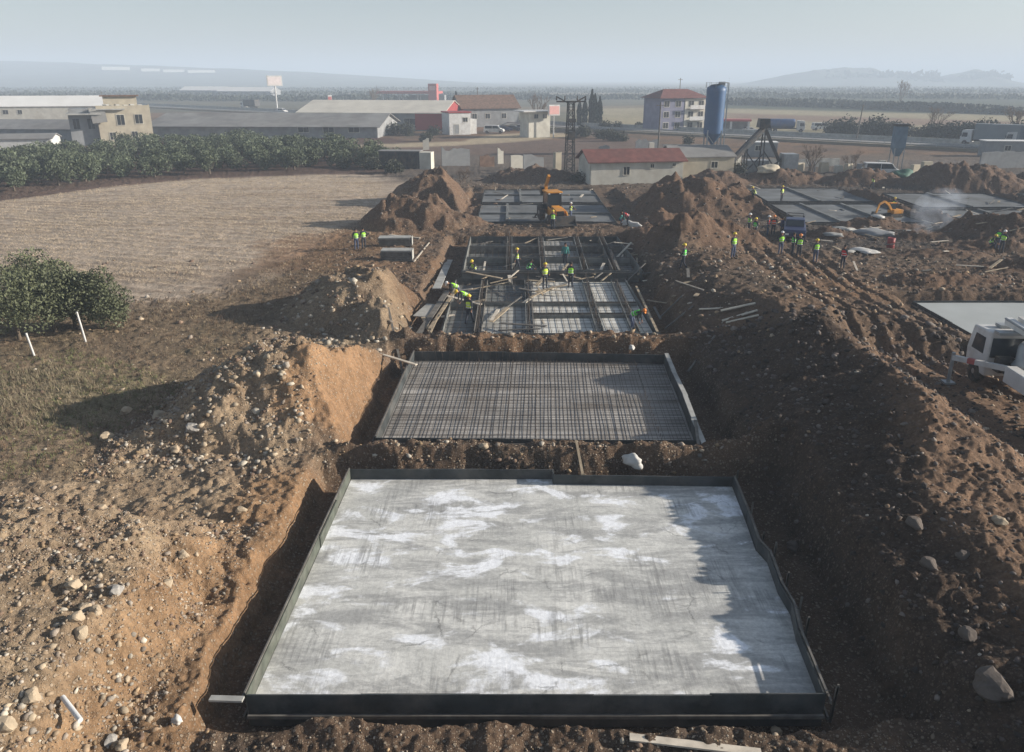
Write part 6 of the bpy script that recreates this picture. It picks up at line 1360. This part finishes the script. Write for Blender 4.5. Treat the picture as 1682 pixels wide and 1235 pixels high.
def lump(name, px, py, sx, sy, sz, label, cat, m='bag', seed=1, group=None, z=None, at=None):
    p = Vector(at) if at else GS(px, py); bm = bmesh.new(); bmesh.ops.create_icosphere(bm, subdivisions=3, radius=1); r = random.Random(seed); o1, o2 = r.uniform(0,9), r.uniform(0,9)
    for v in bm.verts:
        c = v.co; k = 1+.20*math.sin(c.x*4+o1)*math.cos(c.y*3.3+o2)+.12*math.sin(c.z*6+c.x*5+o2); zz = c.z*sz*k; v.co = Vector((c.x*sx*k, c.y*sy*k, max(zz, -sz*.45)))
    me = bpy.data.meshes.new(name); bm.to_mesh(me); bm.free(); me.materials.append(M[m])
    for f in me.polygons: f.use_smooth = True
    o = bpy.data.objects.new(name, me); COL.objects.link(o); o.location = (p.x, p.y, (p.z if z is None else z)+sz*.4); o.rotation_euler = (0,0,r.random()*3); return tag(o, label, cat, group)
lump('cement_sack', 1040, 768, .42, .24, .26, 'crumpled white sack on the earth strip behind the poured slab', 'sack', at=(4.38, 25.62, -.02))
lump('cement_sack', 1040, 578, .16, .14, .18, 'small white sack on the earth behind the rebar mat', 'sack', seed=3, at=(6.15, 38.55, .0))
lump('plastic_bag', 291, 1186, .10, .12, .12, 'crumpled white plastic bag at the lower left below the trench', 'bag', seed=4)
lump('cement_sack', 1036, 371, 1.0, .4, .35, 'white sacks heaped right of the backhoe loader beside the red vest', 'sack', seed=5)
for i, (px, py, sx, sz, m, lb) in enumerate(((1385,376,1.3,.16,'conc','white sheet crumpled in the debris right of the blue pickup'),(1420,412,1.3,.12,'bag','white sheet lying on the open ground below the debris'),(1393,414,.6,.12,'conc','small white sheet left of the one below the debris'),(1435,384,1.6,.4,'greyw','grey sheet heap in front of the smoking slab'),
        (1480,296,1.9,1.0,'green','dark green tarpaulin heap behind the smoking slab'),(1366,392,.9,.18,'conc','pale torn sheeting beside the blue pickup'),(1260,300,1.8,.7,'cream','beige earth-stained sheet on the rubble below the conveyor plant'),(1500,382,.9,.15,'conc','white scrap sheet below the smoke'),(1440,374,.8,.14,'bag','pale scrap sheet at the slab corner'))):
    lump('tarpaulin', px, py, sx, sx*.6, sz, lb, 'tarpaulin', m, 20+i)
p = GS(118, 1168); zp = p.z; p = G(104, 1149, zp); q = G(133, 1187, zp); b = MB(); b.tube((0,0,.06), (q.x-p.x, q.y-p.y, q.z-p.z+.06), .055, .055, 12); o = b.build('plastic_pipe', M['plastic']); o.location = p; tag(o, 'short white plastic pipe lying on the near left spoil heap', 'pipe')
# stacks of form panels beside the standing pair
for (px, py, L_, h_, lb, a_) in ((650,427,2.3,.85,'lower stack of grey form panels with a pale end beside the standing pair',.0),(648,404,2.6,.7,'upper stack of brown form panels beside the standing pair',.05)):
    p = GS(px, py); t = thing('panel_stack', lb, 'panel stack', (p.x, p.y+.6, p.z), a_, 'stacks of form panels'); n = 6
    for i in range(n): b = MB(); b.box((rr.uniform(-.08,.08), rr.uniform(-.06,.06), (i+.5)*h_/n), (L_, 1.1, h_/n*.8)); kid(b, 'panel', M['greywood' if i < n-1 else 'conc'], t)
    b = MB(); b.box((L_/2+.09,0,h_/2),(.06,1.0,h_*.95)); kid(b, 'end_board', M['conc'], t)
# red barrel and small things on open ground
p = GS(1462, 408); t = thing('oil_drum', 'red steel drum on the open ground in front of the debris', 'drum', tuple(p)); b = MB(); b.lathe((0,0,0), [(.29,0),(.3,.02),(.29,.28),(.305,.3),(.29,.32),(.29,.58),(.305,.6),(.29,.62),(.3,.88),(.28,.9),(.28,.87)], 18); kid(b, 'barrel', M['redp'], t); b = MB(); b.box((.12,.1,.9),(.08,.08,.03)); kid(b, 'cap', M['dsteel'], t)
# ruined walls, container and blocks behind the site
def wallpiece(px, py, L_, h_, label, m='greyw', rz=0, holes=0, name='ruined_wall', th=.25, cat='wall', jag=.25, group=None):
    p = GS(px, py); b = MB(); r = random.Random(int(px)); n = max(3, int(L_/.6)); pts = [(-L_/2, 0)] + [(L_/2, 0)] + [(L_/2-L_*i/n, h_*(1-jag*r.random())) for i in range(n+1)]
    b.prism(pts, -th/2, th/2); o = b.build(name, M[m]); o.location = (p.x, p.y, p.z-.1); o.rotation_euler = (0,0,rz); return tag(o, label, cat, group)
for a in ((722,272,776,4.6,3.2,'tall grey block wall behind the heap with brown slope','greyw'),(850,280,0,2.2,2.6,'pale ruined wall left of the beige pillar','wall'),(876,284,0,3.2,2.8,'grey ruined wall next to the beige pillar','greyw'),(800,274,0,2.4,2.0,'low brown ruined wall right of the tall grey block wall','rust'),(822,268,0,1.0,2.8,'narrow pale wall stub behind the brown heap','wall'),
          (992,252,0,2.2,1.8,'short grey wall stub behind the farmhouse roof','greyw'),(1062,248,0,4.5,2.4,'grey wall with a ragged top behind the farmhouse','greyw'),(1205,270,0,2.5,2.2,'pale wall remnant right of the silo legs','wall'),(700,246,0,1.2,2.4,'narrow pale wall standing behind the container','wall')):
    wallpiece(a[0] if a[2] == 0 else 749, a[1], a[3], a[4], a[5], a[6], R(random.Random(a[0]).uniform(8,24)))
wallpiece(915, 290, .9, 3.6, 'beige square pillar behind the backhoe loader', 'cream', R(20), th=.9, jag=.06, name='brick_pillar', cat='pillar')
wallpiece(1140, 250, 12, 1.6, 'long low concrete wall between the farmhouse and the highway', 'conc', R(6), jag=.1, name='boundary_wall')
wallpiece(1300, 274, 16, 1.3, 'low concrete wall behind the bare trees at the right', 'conc', R(8), jag=.12, name='boundary_wall')
wallpiece(1650, 275, 9, 2.6, 'pale grey wall at the right edge beyond the dark heap', 'greyw', R(10), jag=.08, name='boundary_wall')
p = G(655, 278); t = thing('shipping_container', 'dark grey container shed with a pale end behind the scrub', 'container', (p.x+.8, p.y+1.5, 0), R(-6)); b = MB(); b.box((-.6,0,1.3),(6.4,2.5,2.6)); n_c = 26
for i in range(n_c): b.box((-3.6+6.0*i/n_c,-1.27,1.3),(.12,.05,2.3))
kid(b, 'body', M['dsteel'], t); b = MB(); b.box((3.5,-.1,1.25),(1.8,2.4,2.5)); kid(b, 'end_wall', M['wall'], t); b = MB(); b.box((-.6,0,2.66),(6.6,2.7,.1)); kid(b, 'roof', M['roofg'], t)
for i, px in enumerate((1290,1312,1333,1352,1376,1392,1412,1428,1446,1502,1520,1543,1565)):
    p = G(px, 285-abs(i-6)*.6); b = MB(); h_ = rr.uniform(1.0,1.9); b.box((0,0,h_/2),(rr.uniform(.9,1.6),.7,h_),top=rr.uniform(.8,1)); o = b.build('concrete_block', M[rr.choice(('conc','cream','wall','greyw'))], bevel=.05); o.location = (p.x, p.y, -.05); o.rotation_euler = (0,0,rr.uniform(-.6,.6)); tag(o, 'upright concrete block in the ragged row behind the site at the right', 'concrete block', 'concrete blocks behind the site')
for i, (px, py, L_, h_, m) in enumerate(((1665,258,9,2.6,'greyw'),(1255,258,5,2.4,'greyw'))):
    p = G(px, py); t = thing('site_cabin', ['grey site cabin at the far right edge before the highway','grey site cabin behind the conveyor plant'][i], 'cabin', (p.x, p.y+2, 0), R(-8)); b = MB(); b.box((0,0,h_/2),(L_,3,h_)); kid(b, 'body', M[m], t); b = MB(); b.box((0,0,h_+.08),(L_+.3,3.3,.14)); kid(b, 'roof', M['roofw'], t); opening(None, t, (-.8,-1.5,1.5), 1.0, .8, 'f')
# thin smoke over the debris
p = GS(1528, 392); sm = MB(); bm = bmesh.new(); bmesh.ops.create_icosphere(bm, subdivisions=3, radius=1)
for v in bm.verts: v.co = Vector((v.co.x*2.6*(.7+.3*v.co.z)+v.co.z*.9, v.co.y*2.2, v.co.z*2.0+2.0))
me = bpy.data.meshes.new('smoke'); bm.to_mesh(me); bm.free(); so = bpy.data.objects.new('smoke', me); COL.objects.link(so); so.location = p; tag(so, kind='stuff')
smm = bpy.data.materials.new('smoke'); smm.use_nodes = True; n_ = smm.node_tree; n_.nodes.clear(); pv = n_.nodes.new('ShaderNodeVolumePrincipled'); oo = n_.nodes.new('ShaderNodeOutputMaterial'); tc = n_.nodes.new('ShaderNodeTexCoord'); no = n_.nodes.new('ShaderNodeTexNoise'); no.inputs['Scale'].default_value = .8; no.inputs['Detail'].default_value = 4
mr = n_.nodes.new('ShaderNodeMapRange'); mr.inputs[1].default_value = .42; mr.inputs[2].default_value = .75; mr.inputs[4].default_value = .35; n_.links.new(tc.outputs['Object'], no.inputs['Vector']); n_.links.new(no.outputs[0], mr.inputs[0]); n_.links.new(mr.outputs[0], pv.inputs['Density']); pv.inputs['Color'].default_value = (.72,.80,.92,1); n_.links.new(pv.outputs[0], oo.inputs['Volume']); me.materials.append(smm)
